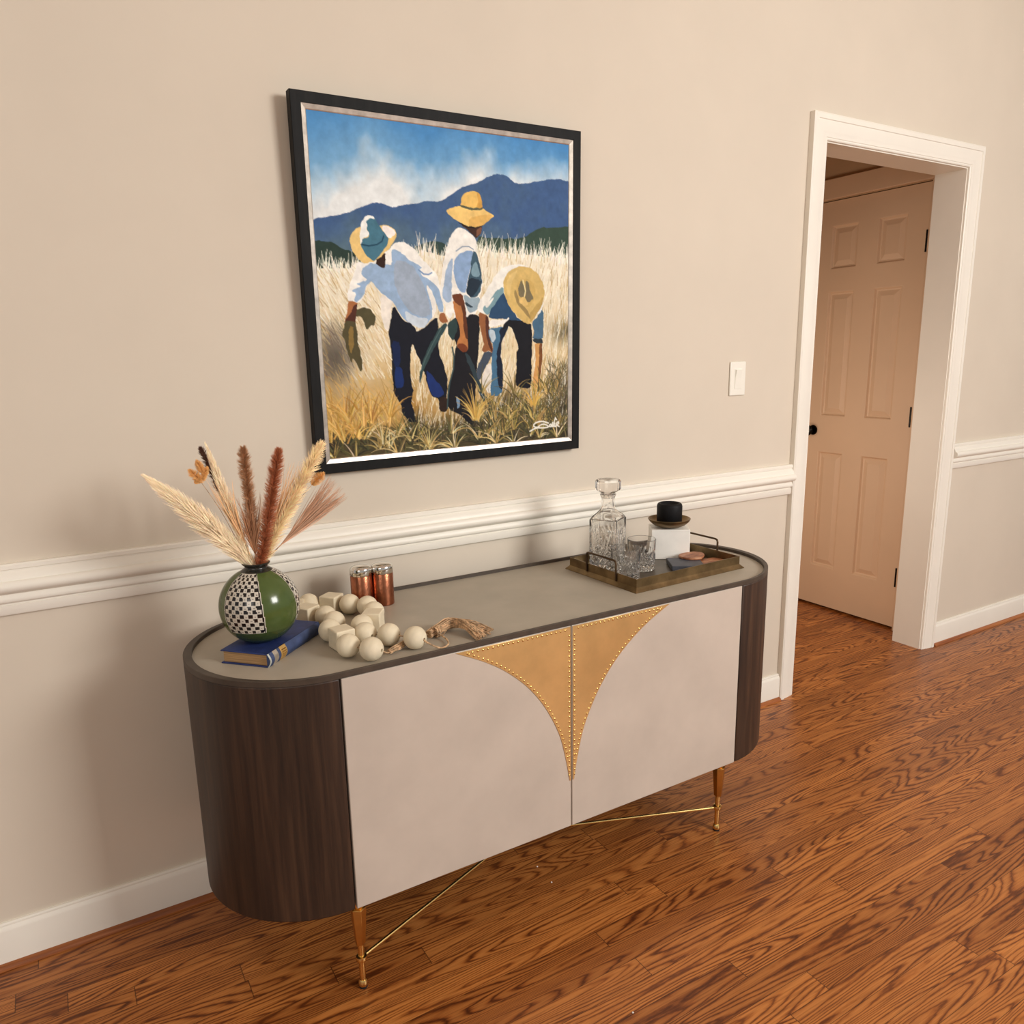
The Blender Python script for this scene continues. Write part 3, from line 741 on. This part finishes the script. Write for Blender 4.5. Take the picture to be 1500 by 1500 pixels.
# ------------------------------------------------------------------ vase
VX, VY = -0.6335, -0.3100
VR = 0.0805; VC = VZ + 0.0752
tocam = Vector((-0.9642 - VX, -1.8986 - VY)); camaz = math.atan2(tocam.y, tocam.x)
vs = empty('vase', (VX, VY, VZ)); tag(vs, 'round green vase with checkered black and white panels, standing on the blue book', 'vase')
def vase_body():
    seg, nr = 288, 150
    th0 = math.asin(-0.0752 / VR + 1e-6); th1 = math.radians(68.5)
    mb = MB(); rings = []; lat = []
    for k in range(nr + 1):
        a = th0 + (th1 - th0) * k / nr
        rings.append([(VR * math.cos(a) * math.cos(2 * PI * i / seg), VR * math.cos(a) * math.sin(2 * PI * i / seg), 0.0752 + VR * math.sin(a)) for i in range(seg)]); lat.append(math.degrees(a))
    mb.loft(rings, True, False)
    o = mb.build('vase_body', M['vase'], vs, smooth=180)
    me = o.data; at = me.color_attributes.new('Col', 'FLOAT_COLOR', 'CORNER')
    cols = []
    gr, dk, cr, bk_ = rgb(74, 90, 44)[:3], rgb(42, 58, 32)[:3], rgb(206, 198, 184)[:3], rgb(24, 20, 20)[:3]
    hr = random.Random(3); speck = {}
    fc = []
    for p in me.polygons:
        c = p.center; a = math.degrees(math.asin(max(-1, min(1, (c.z - 0.0752) / VR))))
        az = (math.degrees(math.atan2(c.y, c.x) - camaz) + 540) % 360 - 180
        w = (az - (3 - (a - 25) * 0.07) + 360) % 120         # a panel edge near the middle, slightly raked
        col = gr if w < 58 else cr
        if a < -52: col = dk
        elif a < -30: col = tuple(x * .75 for x in gr)  # lower green darkened, underside shade put into the colour
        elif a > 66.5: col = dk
        elif w >= 58:
            ww = w - 58; nb = 9; 
            if ww < 1.3 or ww > 60.7: col = cr
            elif ww < 3.0 or ww > 59.0: col = bk_
            elif a < -28.7 or a > 65.2: col = cr
            else:
                i = int((ww - 3) / 56 * nb); j = int((a + 28.7) / 6.25); fi = ((ww - 3) / 56 * nb) % 1; fj = ((a + 28.7) / 6.25) % 1
                if (i + j) % 2 == 0 and 0.03 < fi < 0.97 and 0.06 < fj < 0.94: col = bk_
                elif (i + j) % 2 and .35 < fi < .65 and .3 < fj < .5: col = rgb(120, 112, 104)[:3]
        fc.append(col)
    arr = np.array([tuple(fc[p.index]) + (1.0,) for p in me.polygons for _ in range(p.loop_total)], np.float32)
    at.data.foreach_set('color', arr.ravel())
    return o
vase_body()
z0 = 0.0752 + VR * math.sin(math.radians(66.5)) - 0.0005; r0 = VR * math.cos(math.radians(66.5))
MB().lathe([(r0 + .0002, z0 + .0003), (r0 - 0.004, z0 + 0.0035), (0.0245, z0 + 0.0055), (0.0225, z0 + 0.0085), (0.0238, z0 + 0.0115), (0.0275, z0 + 0.0145), (0.0282, z0 + 0.0165),
            (0.0264, z0 + 0.0180), (0.0225, z0 + 0.0160), (0.0190, z0 + 0.010), (0.0185, z0 - 0.03), (0.03, z0 - 0.06)], 48, cap0=False, cap1=True).build('vase_neck', M['vaseblack'], vs, smooth=60)
LIP = VZ + z0 + 0.017

# ------------------------------------------------------------------ dried stems in the vase
def strand_mesh(name, strands, parent):
    """strands: (points, half width, colour) drawn as thin crossed blades"""
    V, F, Cc = [], [], []
    for pts, w, col in strands:
        n = len(pts); pts = [Vector(p) for p in pts]
        t = (pts[-1] - pts[0]).normalized(); a = t.orthogonal().normalized()
        a = Matrix.Rotation(random.uniform(0, PI), 3, t) @ a; c = t.cross(a)
        for s in (a, c):
            b0 = len(V)
            for k, p in enumerate(pts):
                ww = w * (1 - 0.85 * k / (n - 1)); V.append(p - s * ww); V.append(p + s * ww)
            for k in range(n - 1): F.append((b0 + 2 * k, b0 + 2 * k + 1, b0 + 2 * k + 3, b0 + 2 * k + 2)); Cc.append(col)
    me = bpy.data.meshes.new(name); me.from_pydata([tuple(v) for v in V], [], F)
    at = me.color_attributes.new('Col', 'FLOAT_COLOR', 'CORNER')
    at.data.foreach_set('color', np.array([tuple(c) + (1.0,) for c in Cc for _ in range(4)], np.float32).ravel())
    return finish(name, me, M['plume'], parent)
def shade(c, s=0.25):
    k = 1 + random.uniform(-s, s); return tuple(min(1, s2l(x) * k) for x in c)
ROOT = Vector((VX, VY, LIP - 0.055))
def axis_pts(tip, lipoff, bend=0.0, n=14):
    """stem from inside the neck through the lip to the tip"""
    l = Vector((VX + lipoff[0], VY + lipoff[1], LIP)); tip = Vector(tip)
    r = Vector((VX - lipoff[0] * .6, VY - lipoff[1] * .6, LIP - 0.05))
    m = l.lerp(tip, .5) + Vector((0, 0, bend))
    return catmull([r, l, m, tip], 8)
def plume(name, label, cat, tip, lipoff, col, start, width, n, hair, w=0.0006, bend=0.0, open_=0.5, group='dried stems in the vase', blunt=False, shape=0.6):
    e = empty(name, (VX, VY, LIP)); tag(e, label, cat, group)
    ax = axis_pts(tip, lipoff, bend); N = len(ax) - 1
    at = lambda s: ax[min(int(s * N), N - 1)].lerp(ax[min(int(s * N), N - 1) + 1], s * N - min(int(s * N), N - 1))
    off = Vector((VX, VY, LIP))
    st = MB().tube([p - off for p in ax], [0.0013 * (1 - .5 * k / N) for k in range(N + 1)], 6)
    o = st.build('stem', M['jute'], e, smooth=60)
    S = []
    for k in range(n):
        s = start + (1 - start) * random.random() ** 0.9; p = at(s) - off
        t = (at(min(1, s + .03)) - at(max(0, s - .03))).normalized()
        d = Vector((random.gauss(0, 1), random.gauss(0, 1), random.gauss(0, 1))); d = (d - t * d.dot(t)).normalized()
        q = (s - start) / (1 - start)
        env = (min(1, q / shape) ** .6 if q < shape else max(0.12, 1 - ((q - shape) / (1 - shape)) ** 1.6)) if not blunt else min(1, (q + .03) / .2) ** .5 * (1 - .65 * max(0, (q - .75) / .25) ** 2)
        wd = width * env * random.uniform(.45, 1.05)
        ln = hair * random.uniform(.7, 1.2) * (0.6 + .4 * env)
        p1 = p + t * ln * .45 + d * wd * .8; p2 = p + t * ln * (.75 if blunt else 1) + d * wd * 1.15
        S.append(((p, p1, p2), w, shade(col)))
    strand_mesh('plume_head', S, e)
    return e
CR, TAN, BRN, RUST, PINK = (248, 230, 204), (222, 188, 146), (180, 136, 98), (184, 118, 80), (196, 158, 130)
plume('pampas_plume', 'large cream pampas plume leaning far left out of the green vase', 'dried plume', (-0.8050, -0.285, 1.1080), (-0.013, 0.0, 0), CR, .12, 0.0245, 3200, 0.036, 0.0008, bend=0.006, shape=0.5)
plume('pampas_plume', 'slim cream plume upright on the left, in front of a short dark brown head', 'dried plume', (-0.7020, -0.30, 1.1630), (-0.010, -.004, 0), CR, .24, 0.0125, 1300, 0.028, 0.0007, bend=-.002, shape=.5)
plume('dried_reed', 'short dark brown reed head behind the slim upright cream plume', 'dried reed', (-0.7100, -0.272, 1.1640), (-0.008, .008, 0), (96, 62, 48), .70, 0.0085, 700, 0.012, 0.0006, blunt=True)
plume('dried_reed', 'brown foxtail reed standing in the middle of the bunch, left of the rust one', 'dried reed', (-0.6360, -0.30, 1.1620), (0.002, .002, 0), BRN, .40, 0.0145, 2300, 0.013, 0.0006, blunt=True)
plume('dried_reed', 'thick rust red foxtail reed, the darkest and tallest right of centre', 'dried reed', (-0.5690, -0.312, 1.1540), (0.008, -.008, 0), RUST, .20, 0.0165, 3600, 0.014, 0.0006, bend=-.004, blunt=True)
plume('pampas_plume', 'cream plume leaning right in front of the black picture frame', 'dried plume', (-0.4790, -0.30, 1.1540), (0.012, .002, 0), (246, 224, 186), .26, 0.0185, 2300, 0.026, 0.0007, blunt=True)
# fine wiry sprays
def spray(name, label, cat, tips, lipoff, col, w, fork=0.45, group='dried stems in the vase'):
    e = empty(name, (VX, VY, LIP)); tag(e, label, cat, group); off = Vector((VX, VY, LIP))
    mid = Vector((0, 0, 0))
    for t in tips: mid += Vector(t)
    mid /= len(tips)
    l = Vector((VX + lipoff[0], VY + lipoff[1], LIP)); f = l.lerp(mid, fork); r = Vector((VX - lipoff[0] * .6, VY - lipoff[1] * .6, LIP - .05))
    MB().tube([r - off, l - off, f - off], [0.0015, 0.0014, 0.001], 6).build('stem', M['jute'], e, smooth=60)
    S = []
    for t in tips:
        t = Vector(t); s = random.uniform(0, .35); st = l.lerp(f, .55 + .45 * random.random()); m = st.lerp(t, .5) + (f - st).normalized() * .012 + Vector((random.gauss(0, .003), random.gauss(0, .003), random.gauss(0, .003)))
        S.append((tuple(p - off for p in catmull([st, m, t], 4)), w, shade(col)))
    strand_mesh('bristles', S, e)
    return e
def fan(c, sx, sy, sz, n): return [(c[0] + random.uniform(-1, 1) * sx, c[1] + random.uniform(-1, 1) * sy, c[2] + random.uniform(-1, 1) * sz) for _ in range(n)]
tips = []
for k in range(230):
    u = random.random(); a = Vector((-0.466, -.30, 1.098)).lerp(Vector((-0.428, -.30, 1.045)), min(1, u * 2)) if u < .5 else Vector((-0.428, -.30, 1.045)).lerp(Vector((-0.470, -.30, 1.020)), u * 2 - 1)
    a = a.lerp(Vector((-.53, -.305, 1.03)), random.random() ** 2 * .45); tips.append((a.x, a.y + random.uniform(-.02, .02), a.z))
spray('broom_grass', 'fan of thin pinkish brown broom grass spreading to the right', 'dried grass', tips, (0.015, -.004), PINK, 0.0009, .40)
spray('wispy_grass', 'thin tan wispy grass beside the slim cream plume on the left', 'dried grass', fan((-0.688, -.31, 1.085), .024, .02, .03, 44), (-0.006, -.010), TAN, 0.0010, .4)
spray('wispy_grass', 'thin tan wispy grass rising between the rust reed and right cream plume', 'dried grass', fan((-0.535, -.30, 1.105), .024, .02, .028, 40), (0.010, .008), TAN, 0.0009, .4)
e = spray('seed_spray', 'short fuzzy tan seed spray filling the middle above the vase lip', 'dried grass', fan((-0.640, -.315, 1.035), .03, .025, .04, 150), (0.0, -.006), (178, 134, 100), 0.0009, .30)
def bunny(label, pos, stemlip, tails):
    e = empty('bunny_tail_grass', (VX, VY, LIP)); tag(e, label, 'dried grass', 'bunny tail grasses in the vase'); off = Vector((VX, VY, LIP))
    l = Vector((VX + stemlip[0], VY + stemlip[1], LIP)); r = Vector((VX - stemlip[0] * .6, VY - stemlip[1] * .6, LIP - .05))
    MB().tube([p - off for p in catmull([r, l, l.lerp(Vector(pos), .55) + Vector((0, 0, .012)), Vector(pos)], 6)], 0.0006, 5).build('stem', M['jute'], e, smooth=60)
    for (dx, dz, ang, ln) in tails:
        c = Vector(pos) + Vector((dx, 0, dz)); t = Vector((math.cos(ang), .1, math.sin(ang))).normalized(); S = []
        for k in range(330):
            s = random.random(); d = Vector((random.gauss(0, 1), random.gauss(0, 1), random.gauss(0, 1))); d = (d - t * d.dot(t)).normalized()
            wd = ln * .34 * math.sin(PI * min(1, .12 + s * .88)) ** .7; p = c + t * ln * (s - .5)
            S.append(((p - off, p + d * wd * .7 + t * .001 - off, p + d * wd + t * .004 - off), .0006, shade((226, 182, 118), .2)))
        strand_mesh('flower_head', S, e)
bunny('cluster of golden bunny tail heads far left above the pampas plume', (-0.726, -0.30, 1.112), (-.012, .006), [(-0.004, 0.004, 2.3, .030), (0.006, 0.020, 1.9, .026), (0.004, -0.004, .5, .026), (.014, .008, 1.1, .022)])
bunny('single golden bunny tail head on the right over the broom grass', (-0.497, -0.305, 1.083), (.014, .004), [(0.006, 0.004, .68, .036)])
# ------------------------------------------------------------------ wooden bead garland
BR = 0.0245
ga = empty('bead_garland', (-0.44, -0.30, ZS)); tag(ga, 'pale wooden bead garland with jute tassels coiled beside the blue book', 'garland')
GO = Vector((-0.44, -0.30, ZS))
chain = [('s', -0.360, -0.475), ('s', -0.399, -0.427), ('s', -0.439, -0.392), ('s', -0.427, -0.340), ('c', -0.391, -0.313), ('s', -0.371, -0.266), ('s', -0.368, -0.216),
         ('s', -0.398, -0.178), ('c', -0.430, -0.140), ('d', -0.4545, -0.123), ('s', -0.480, -0.119), ('c', -0.5195, -0.143), ('c', -0.5050, -0.191), ('s', -0.4745, -0.233),
         ('s', -0.4705, -0.282), ('s', -0.4960, -0.330), ('c', -0.4870, -0.382), ('s', -0.4935, -0.4400), ('s', -0.4600, -0.4850)]
P = [Vector((x, y, ZS + BR)) for _, x, y in chain]
protos = {}
for k, (ty, x, y) in enumerate(chain):
    d = (P[min(k + 1, len(P) - 1)] - P[max(k - 1, 0)]).normalized(); az = math.atan2(d.y, d.x)
    if k == 0: az = math.radians(-62)
    if k == len(chain) - 2: az = math.radians(-38)
    if ty not in protos:
        mb = MB()
        if ty == 's':
            h = 0.0036; a0 = math.asin(h / BR)
            prof = [(h * .95, -BR * math.cos(a0) + .010)] + [(BR * math.sin(a0 + (PI - 2 * a0) * i / 22), -BR * math.cos(a0 + (PI - 2 * a0) * i / 22)) for i in range(23)] + [(h * .95, BR * math.cos(a0) - .010)]
            mb.lathe(prof, 36)
            o = mb.build('round_bead', M['bead'], ga, smooth=50)
        elif ty == 'c':
            o = mb.box(-.0215, .0215, -.0215, .0215, -.0215, .0215).build('cube_bead', M['bead'], ga, bevel=.0028, bseg=3)
        else:
            o = mb.lathe([(.012, -.0035), (.0145, -.002), (.0145, .002), (.012, .0035)], 28).build('disc_bead', M['bead'], ga, smooth=40)
        protos[ty] = o
    else:
        o = protos[ty].copy(); COL.objects.link(o); o.parent = ga
    zz = BR if ty == 's' else (.0222 if ty == 'c' else .0146)
    o.location = Vector((x, y, ZS + zz)) - GO
    o.rotation_euler = (PI / 2, 0, az + PI / 2) if ty in 'sd' else (0, 0, az + random.uniform(-.12, .12))
cord = [p - GO for p in P]
MB().tube(catmull(cord, 4), 0.0015, 6).build('cord', M['jute'], ga, smooth=60)
# cord leaving the last bead and looping to the tassel
def zc(x, y, h): return Vector((x, y, ZS + h)) - GO
dv = Vector((math.cos(math.radians(-62)), math.sin(math.radians(-62)), 0))
st = P[0] + dv * BR * .8 - GO
MB().tube(catmull([st, st + dv * .012 + Vector((.004, 0, -.008)), zc(-0.318, -0.510, .004), zc(-0.296, -0.500, .004), zc(-0.287, -0.472, .006), zc(-0.292, -0.440, .010)], 8), 0.0019, 8).build('cord_loop', M['jute'], ga, smooth=60)
def hank(name, a, b, c0, c1, n, r0, r1, thick, hump):
    """strands from the knot a to b, then draping to a fringe between c0 and c1"""
    mb = MB()
    for k in range(n):
        ph = random.uniform(0, 2 * PI); q = math.sqrt(random.random()); fr = min(1, max(0, .5 + .5 * math.cos(ph) * q + random.uniform(-.12, .12)))
        o = lambda r: Vector((math.cos(ph) * r * q * .4, -math.cos(ph) * r * q, (1 + math.sin(ph) * q) * r))
        aa, bb = a + o(r0), b + o(r1); cc = c1.lerp(c0, fr) + Vector((random.uniform(-.008, .008), random.uniform(-.008, .008), random.uniform(.0, .010)))
        mid = bb.lerp(cc, .5) + Vector((0, 0, hump * random.uniform(.5, 1)))
        mb.tube(catmull([aa, aa.lerp(bb, .5) + Vector((0, 0, random.uniform(0, .002))), bb, mid, cc], 4), thick, 5)
    return mb.build(name, M['jute'], ga, smooth=60)
hank('tassel', zc(-0.312, -0.438, .0025), zc(-0.246, -0.412, .004), zc(-0.236, -0.512, .0015), zc(-0.176, -0.480, .0015), 74, .0085, .0125, .0014, .012)
mb = MB()
for k in range(26):
    a = 2 * PI * k / 26; c = zc(-0.290 + random.uniform(-.005, .005), -0.440, .011)
    mb.tube([c + Vector((0, math.cos(a) * .011, math.sin(a) * .010)), c + Vector((random.uniform(-.012, .012), math.cos(a) * .018, abs(math.sin(a)) * .014))], .0009, 4)
mb.tube([zc(-.296, -.440 + .0125 * math.cos(t), .0130 + .0105 * math.sin(t)) for t in np.linspace(0, 2 * PI, 18)], .002, 6)
mb.tube([zc(-.291, -.440 + .0125 * math.cos(t), .0130 + .0105 * math.sin(t)) for t in np.linspace(0, 2 * PI, 18)], .002, 6)
mb.build('tassel_knot', M['jute'], ga, smooth=60)
hank('tassel', zc(-0.420, -0.478, .002), zc(-0.395, -0.468, .003), zc(-0.352, -0.448, .0016), zc(-0.350, -0.434, .0016), 20, .005, .0065, .0012, .002)
MB().tube(catmull([P[-1] - GO + Vector((.018, .006, -.006)), zc(-0.428, -0.480, .008), zc(-0.418, -0.478, .006)], 5), .0017, 6).build('cord_end', M['jute'], ga, smooth=60)

# ------------------------------------------------------------------ copper shakers
def shaker(x, y, label):
    e = empty('spice_shaker', (x, y, ZS)); tag(e, label, 'shaker', 'copper shakers')
    R = 0.0268
    MB().lathe([(R - .001, 0), (R, .001), (R, .078), (R - .0012, .080), (R - .0012, .081)], 48).build('copper_body', M['copper'], e, smooth=40)
    MB().lathe([(R - .0004, .0810), (R + .0004, .082), (R + .0004, .096), (R - .0012, .1005), (R - .006, .1035), (.012, .1058), (.001, .1062)], 48).build('chrome_lid', M['chrome'], e, smooth=50)
shaker(-0.3000, -0.1460, 'hammered copper shaker with chrome lid, right one of the pair, fully visible')
shaker(-0.3515, -0.1380, 'hammered copper shaker with chrome lid, left one, half hidden by the beads')

# ------------------------------------------------------------------ serving tray
TA = math.atan2(-0.4217 + 0.4390, 0.6738 - 0.267)
TC = Vector((0.267, -0.439)) + Matrix.Rotation(TA, 2) @ Vector((0.2036, 0.149))
ty = empty('serving_tray', (TC.x, TC.y, ZS), (0, 0, TA)); tag(ty, 'rectangular antique brass tray with two loop handles on the sideboard', 'tray')
tw, td, th = 0.2036, 0.149, 0.034
q = lambda d, z: [(-tw + d, -td + d, z), (tw - d, -td + d, z), (tw - d, td - d, z), (-tw + d, td - d, z)]
MB().loft([q(0.0, 0.0), q(0.0, 0.0015), q(0.006, 0.0075), q(0.0095, 0.0115), q(0.0095, th), q(0.0115, th), q(0.0115, 0.0045)], False, False).build('tray_wall', M['antique'], ty)
MB().loft([q(0.0005, 0.0002), q(0.0005, 0.0012), q(0.0112, 0.0045)], True, True).build('tray_base', M['traybase'], ty)
for s in (-1, 1):
    x = s * (tw - 0.0075); zb, zt_, hy = 0.012, 0.0665, 0.061
    if s < 0: yo = 0.0
    else: yo = 0.006
    pts = [(x, yo - hy, zb), (x, yo - hy, zt_ - .008), (x, yo - hy + .0025, zt_ - .002), (x, yo - hy + .009, zt_), (x, yo + hy - .009, zt_), (x, yo + hy - .0025, zt_ - .002), (x, yo + hy, zt_ - .008), (x, yo + hy, zb)]
    MB().tube(pts, 0.0029, 10).build('handle', M['antdark'], ty, smooth=50)
ZTR = ZS + 0.0047

# ------------------------------------------------------------------ crystal
def tri(x): return abs((x % 1.0) * 2 - 1)
def cut_face(u, z, zmax):
    """depth of the cut pattern: u across a panel -1..1, z height 0..1 -> metres inward"""
    d = 0.0
    if z < 0.42:
        a = tri((u + z * 2.6) * 2.2); c = tri((u - z * 2.6) * 2.2); d = max(d, 0.0034 * max(0, 1 - min(a, c) * 2.6))
    vv = z - 0.16 - abs(u) * 0.42
    if vv > 0 and z < 0.86:
        ang = math.atan2(u, z - 0.10) * 7.5 / PI
        d = max(d, 0.0032 * max(0, 1 - tri(ang * 1.1 + .5) * 2.0) * min(1, vv * 8) * min(1, (0.86 - z) * 6))
    elif abs(vv) < 0.045: d = max(d, 0.0022 * (1 - abs(vv) / .045))
    return d
def decanter():
    cx, cy = 0.3290, -0.2400
    e = empty('whiskey_decanter', (cx, cy, ZTR), (0, 0, math.radians(31))); tag(e, 'square cut crystal decanter with faceted stopper on the brass tray', 'decanter')
    nper = 44; seg = nper * 4; hw = 0.0400
    def section(t, hw_, sq, z, cut=0.0):
        out = []
        for i in range(seg):
            a = 2 * PI * (i + .5) / seg
            c, s = math.cos(a), math.sin(a); m = max(abs(c), abs(s))
            rs = hw_ / m; rc = hw_; chf = min(rs, hw_ * 1.34)
            r = rc * (1 - sq) + chf * sq
            if cut > 0:
                f = (a % (PI / 2)) - PI / 4; u = math.tan(((a + PI / 4) % (PI / 2)) - PI / 4)
                r -= cut_face(u, t, 1) * cut
            out.append((r * c, r * s, z))
        return out
    bodyh = 0.158; rings = [section(0, hw * .93, 1, 0.0), section(0, hw * .985, 1, .002)]
    for k in range(110):
        t = k / 109; rings.append(section(t, hw, 1, .005 + t * (bodyh - .012), 1.0 if .03 < t < .9 else 0.0))
    neck = [(.0388, .96, .152), (.0350, .85, .160), (.0280, .5, .168), (.0215, .15, .176), (.0180, 0, .186), (.0172, 0, .198), (.0180, 0, .208), (.0215, 0, .2155), (.0220, 0, .2185), (.0190, 0, .2195)]
    for h_, sq, z in neck: rings.append(section(0, h_, sq, z))
    inner = [(.0135, 0, .2190), (.0125, 0, .2000), (.0135, 0, .186), (.0180, .2, .174), (.0270, .6, .163), (.0335, .95, .152), (.0345, 1, .130), (.0345, 1, .030), (.0325, 1, .024)]
    for h_, sq, z in inner: rings.append(section(0, h_, sq, z))
    MB().loft(rings).build('decanter_body', M['glass'], e, smooth=16)
    s8 = lambda r, z: [(r * math.cos(PI / 8 + PI / 4 * k), r * math.sin(PI / 8 + PI / 4 * k), z) for k in range(8)]
    st = MB().loft([s8(.0122, .2085), s8(.0128, .2200), s8(.0250, .2245), s8(.0335, .2300), s8(.0355, .2350), s8(.0355, .2540), s8(.0320, .2590), s8(.0200, .2610)])
    st.build('stopper', M['glass'], e, bevel=.0012)
    return e
decanter()
def tumbler(x, y, rot, label):
    e = empty('whiskey_glass', (x, y, ZTR), (0, 0, rot)); tag(e, label, 'glass', 'cut crystal whiskey glasses')
    seg = 192; R = .0395; H = .088; rings = []
    def ring(r, z, t=None):
        o = []
        for i in range(seg):
            a = 2 * PI * i / seg; rr_ = r
            if t is not None:
                u = ((i % 48) + .5) / 24 - 1; rr_ -= cut_face(u, t, 1) * .95
            o.append((rr_ * math.cos(a), rr_ * math.sin(a), z))
        return o
    rings += [ring(.034, 0), ring(.0365, .0012)]
    for k in range(80):
        t = k / 79; rings.append(ring(.0380 + .0015 * t, .003 + t * .064, t))
    rings += [ring(R, .070), ring(R + .0004, H - .001), ring(R - .0003, H), ring(R - .0016, H - .0004), ring(R - .0030, .070), ring(R - .0048, .050), ring(R - .0052, .022), ring(R - .010, .0165)]
    MB().loft(rings).build('glass_bowl', M['glass'], e, smooth=16)
tumbler(0.4190, -0.2780, .3, 'cut crystal whiskey glass nearer the white cube candle holder, further back')
tumbler(0.3180, -0.3320, .1, 'cut crystal whiskey glass in the front corner of the tray by the handle')

# ------------------------------------------------------------------ candle holder, candle, coasters
ca = math.radians(-34.6)
CX, CY = 0.5800, -0.2120
ch = empty('candle_holder', (CX, CY, ZTR), (0, 0, ca)); tag(ch, 'white stone cube candle holder with a shallow brass dish on top', 'candle holder')
MB().box(-.0555, .0555, -.0425, .0425, 0, .089).build('marble_block', M['marble'], ch, bevel=.0012)
MB().lathe([(.026, .0892), (.030, .0895), (.046, .0965), (.0575, .1060), (.0620, .1135), (.0618, .1155), (.0600, .1158), (.0555, .1085), (.0450, .1005), (.0300, .0970), (.0010, .0965)], 64, cap1=True).build('brass_dish', M['antique'], ch, smooth=60)
cd = empty('pillar_candle', (CX, CY, ZTR + .0972)); tag(cd, 'short black pillar candle in the brass dish on the white cube', 'candle')
MB().lathe([(.0350, 0), (.0368, .0015), (.0372, .055), (.0355, .0605), (.0318, .0640), (.0285, .0635), (.0260, .0580), (.0200, .0530), (.0010, .0520)], 56).build('wax_body', M['candle'], cd, smooth=60)
MB().tube([(0, 0, .051), (.0008, 0, .060)], .0012, 6).build('wick', M['dark'], cd)
def coaster(pts, z, th_, name, label, m):
    mb = MB().prism(pts, 0, th_); o = mb.build(name, m, None, bevel=.0022, bseg=3, loc=(0, 0, z)); tag(o, label, 'coaster', 'coasters on the tray'); return o
def rsq(cx, cy, hw, hd, a):
    return [(cx + math.cos(a) * x - math.sin(a) * y, cy + math.sin(a) * x + math.cos(a) * y) for x, y in ((-hw, -hd), (hw, -hd), (hw, hd), (-hw, hd))]
coaster(rsq(0.5350, -0.3320, .046, .046, math.radians(58)), ZTR + .0003, .0150, 'coaster', 'dark grey square coaster in front of the white cube candle holder', M['slate'])
def slab(cx, cy, r, a, sx):
    rr_ = random.Random(int(cx * 1000)); o = []
    for k in range(22):
        t = 2 * PI * k / 22; q_ = r * (1 + .07 * math.sin(3 * t + 1) + rr_.uniform(-.03, .03)); x, y = q_ * math.cos(t) * sx, q_ * math.sin(t)
        o.append((cx + math.cos(a) * x - math.sin(a) * y, cy + math.sin(a) * x + math.cos(a) * y))
    return o
coaster(slab(0.6080, -0.3600, .040, .35, 1.3), ZTR + .0003, .0090, 'coaster', 'lower flat brown coaster on the tray floor beside the dark grey one', M['agate'])
coaster(slab(0.5860, -0.3050, .034, .2, 1.25), ZTR + .0155, .0065, 'coaster', 'upper brown coaster resting across the dark grey one', M['agate'])

# ------------------------------------------------------------------ specks on the floor
for (x, y), lab in zip(((0.0075, -0.3613), (0.0048, -0.4340), (-0.0787, -0.8606)),
                       ('tiny white crumb on the floor under the doors, further back', 'tiny white crumb on the floor just below the door gap', 'tiny white crumb on the open floor at the bottom')):
    mb = MB(); mb.sphere((0, 0, .0015), .0022, 8, 6, .7)
    o = mb.build('floor_crumb', M['crumb'], None, smooth=60, loc=(x, y, 0)); tag(o, lab, 'crumb', 'white crumbs on the floor')

# ------------------------------------------------------------------ camera
cam = bpy.data.cameras.new('camera'); co = bpy.data.objects.new('camera', cam); COL.objects.link(co)
yaw, pit, rol = 0.536, -0.2164, -0.0187
f = Vector((math.sin(yaw) * math.cos(pit), math.cos(yaw) * math.cos(pit), math.sin(pit)))
r = Vector((math.cos(yaw), -math.sin(yaw), 0)); u = r.cross(f)
r2 = r * math.cos(rol) + u * math.sin(rol); u2 = u * math.cos(rol) - r * math.sin(rol)
mw = Matrix((r2, u2, -f)).transposed().to_4x4(); mw.translation = Vector((-0.9642, -1.8986, 1.3329))
co.matrix_world = mw
cam.sensor_fit = 'HORIZONTAL'; cam.sensor_width = 36.0; cam.lens = 1132.107 / 1500.0 * 36.0
cam.shift_y = 20.1258 / 1500.0
cam.clip_start = 0.05
SC.camera = co

# ------------------------------------------------------------------ light
def area(name, loc, target, sx, sy, energy, col):
    l = bpy.data.lights.new(name, 'AREA'); l.shape = 'RECTANGLE'; l.size = sx; l.size_y = sy; l.energy = energy; l.color = col
    o = bpy.data.objects.new(name, l); COL.objects.link(o); o.location = loc
    o.rotation_euler = (Vector(target) - Vector(loc)).to_track_quat('-Z', 'Y').to_euler(); return o
area('window_light', (1.8, -3.9, 2.35), (0.1, 0, 0.8), 1.3, 1.2, 126, (1.0, 0.985, 0.955))
area('side_window_light', (-2.6, -2.6, 1.9), (0.2, 0, 0.9), 1.2, 1.4, 15, (1.0, 0.94, 0.87))
area('hall_bounce_fill', (1.15, 0.7, 0.85), (2.43, 0.5, 0.75), 0.5, 0.8, 7.0, (1.0, 0.84, 0.68))  # added fill, no fixture; stands in for bounced light on the hall door
wd = bpy.data.worlds.new('world'); SC.world = wd; wd.use_nodes = True
bg = wd.node_tree.nodes['Background']; bg.inputs[0].default_value = (1.0, 0.96, 0.91, 1); bg.inputs[1].default_value = 0.40
SC.view_settings.view_transform = 'Standard'; SC.view_settings.look = 'None'; SC.view_settings.exposure = 0.0; SC.view_settings.gamma = 1.0
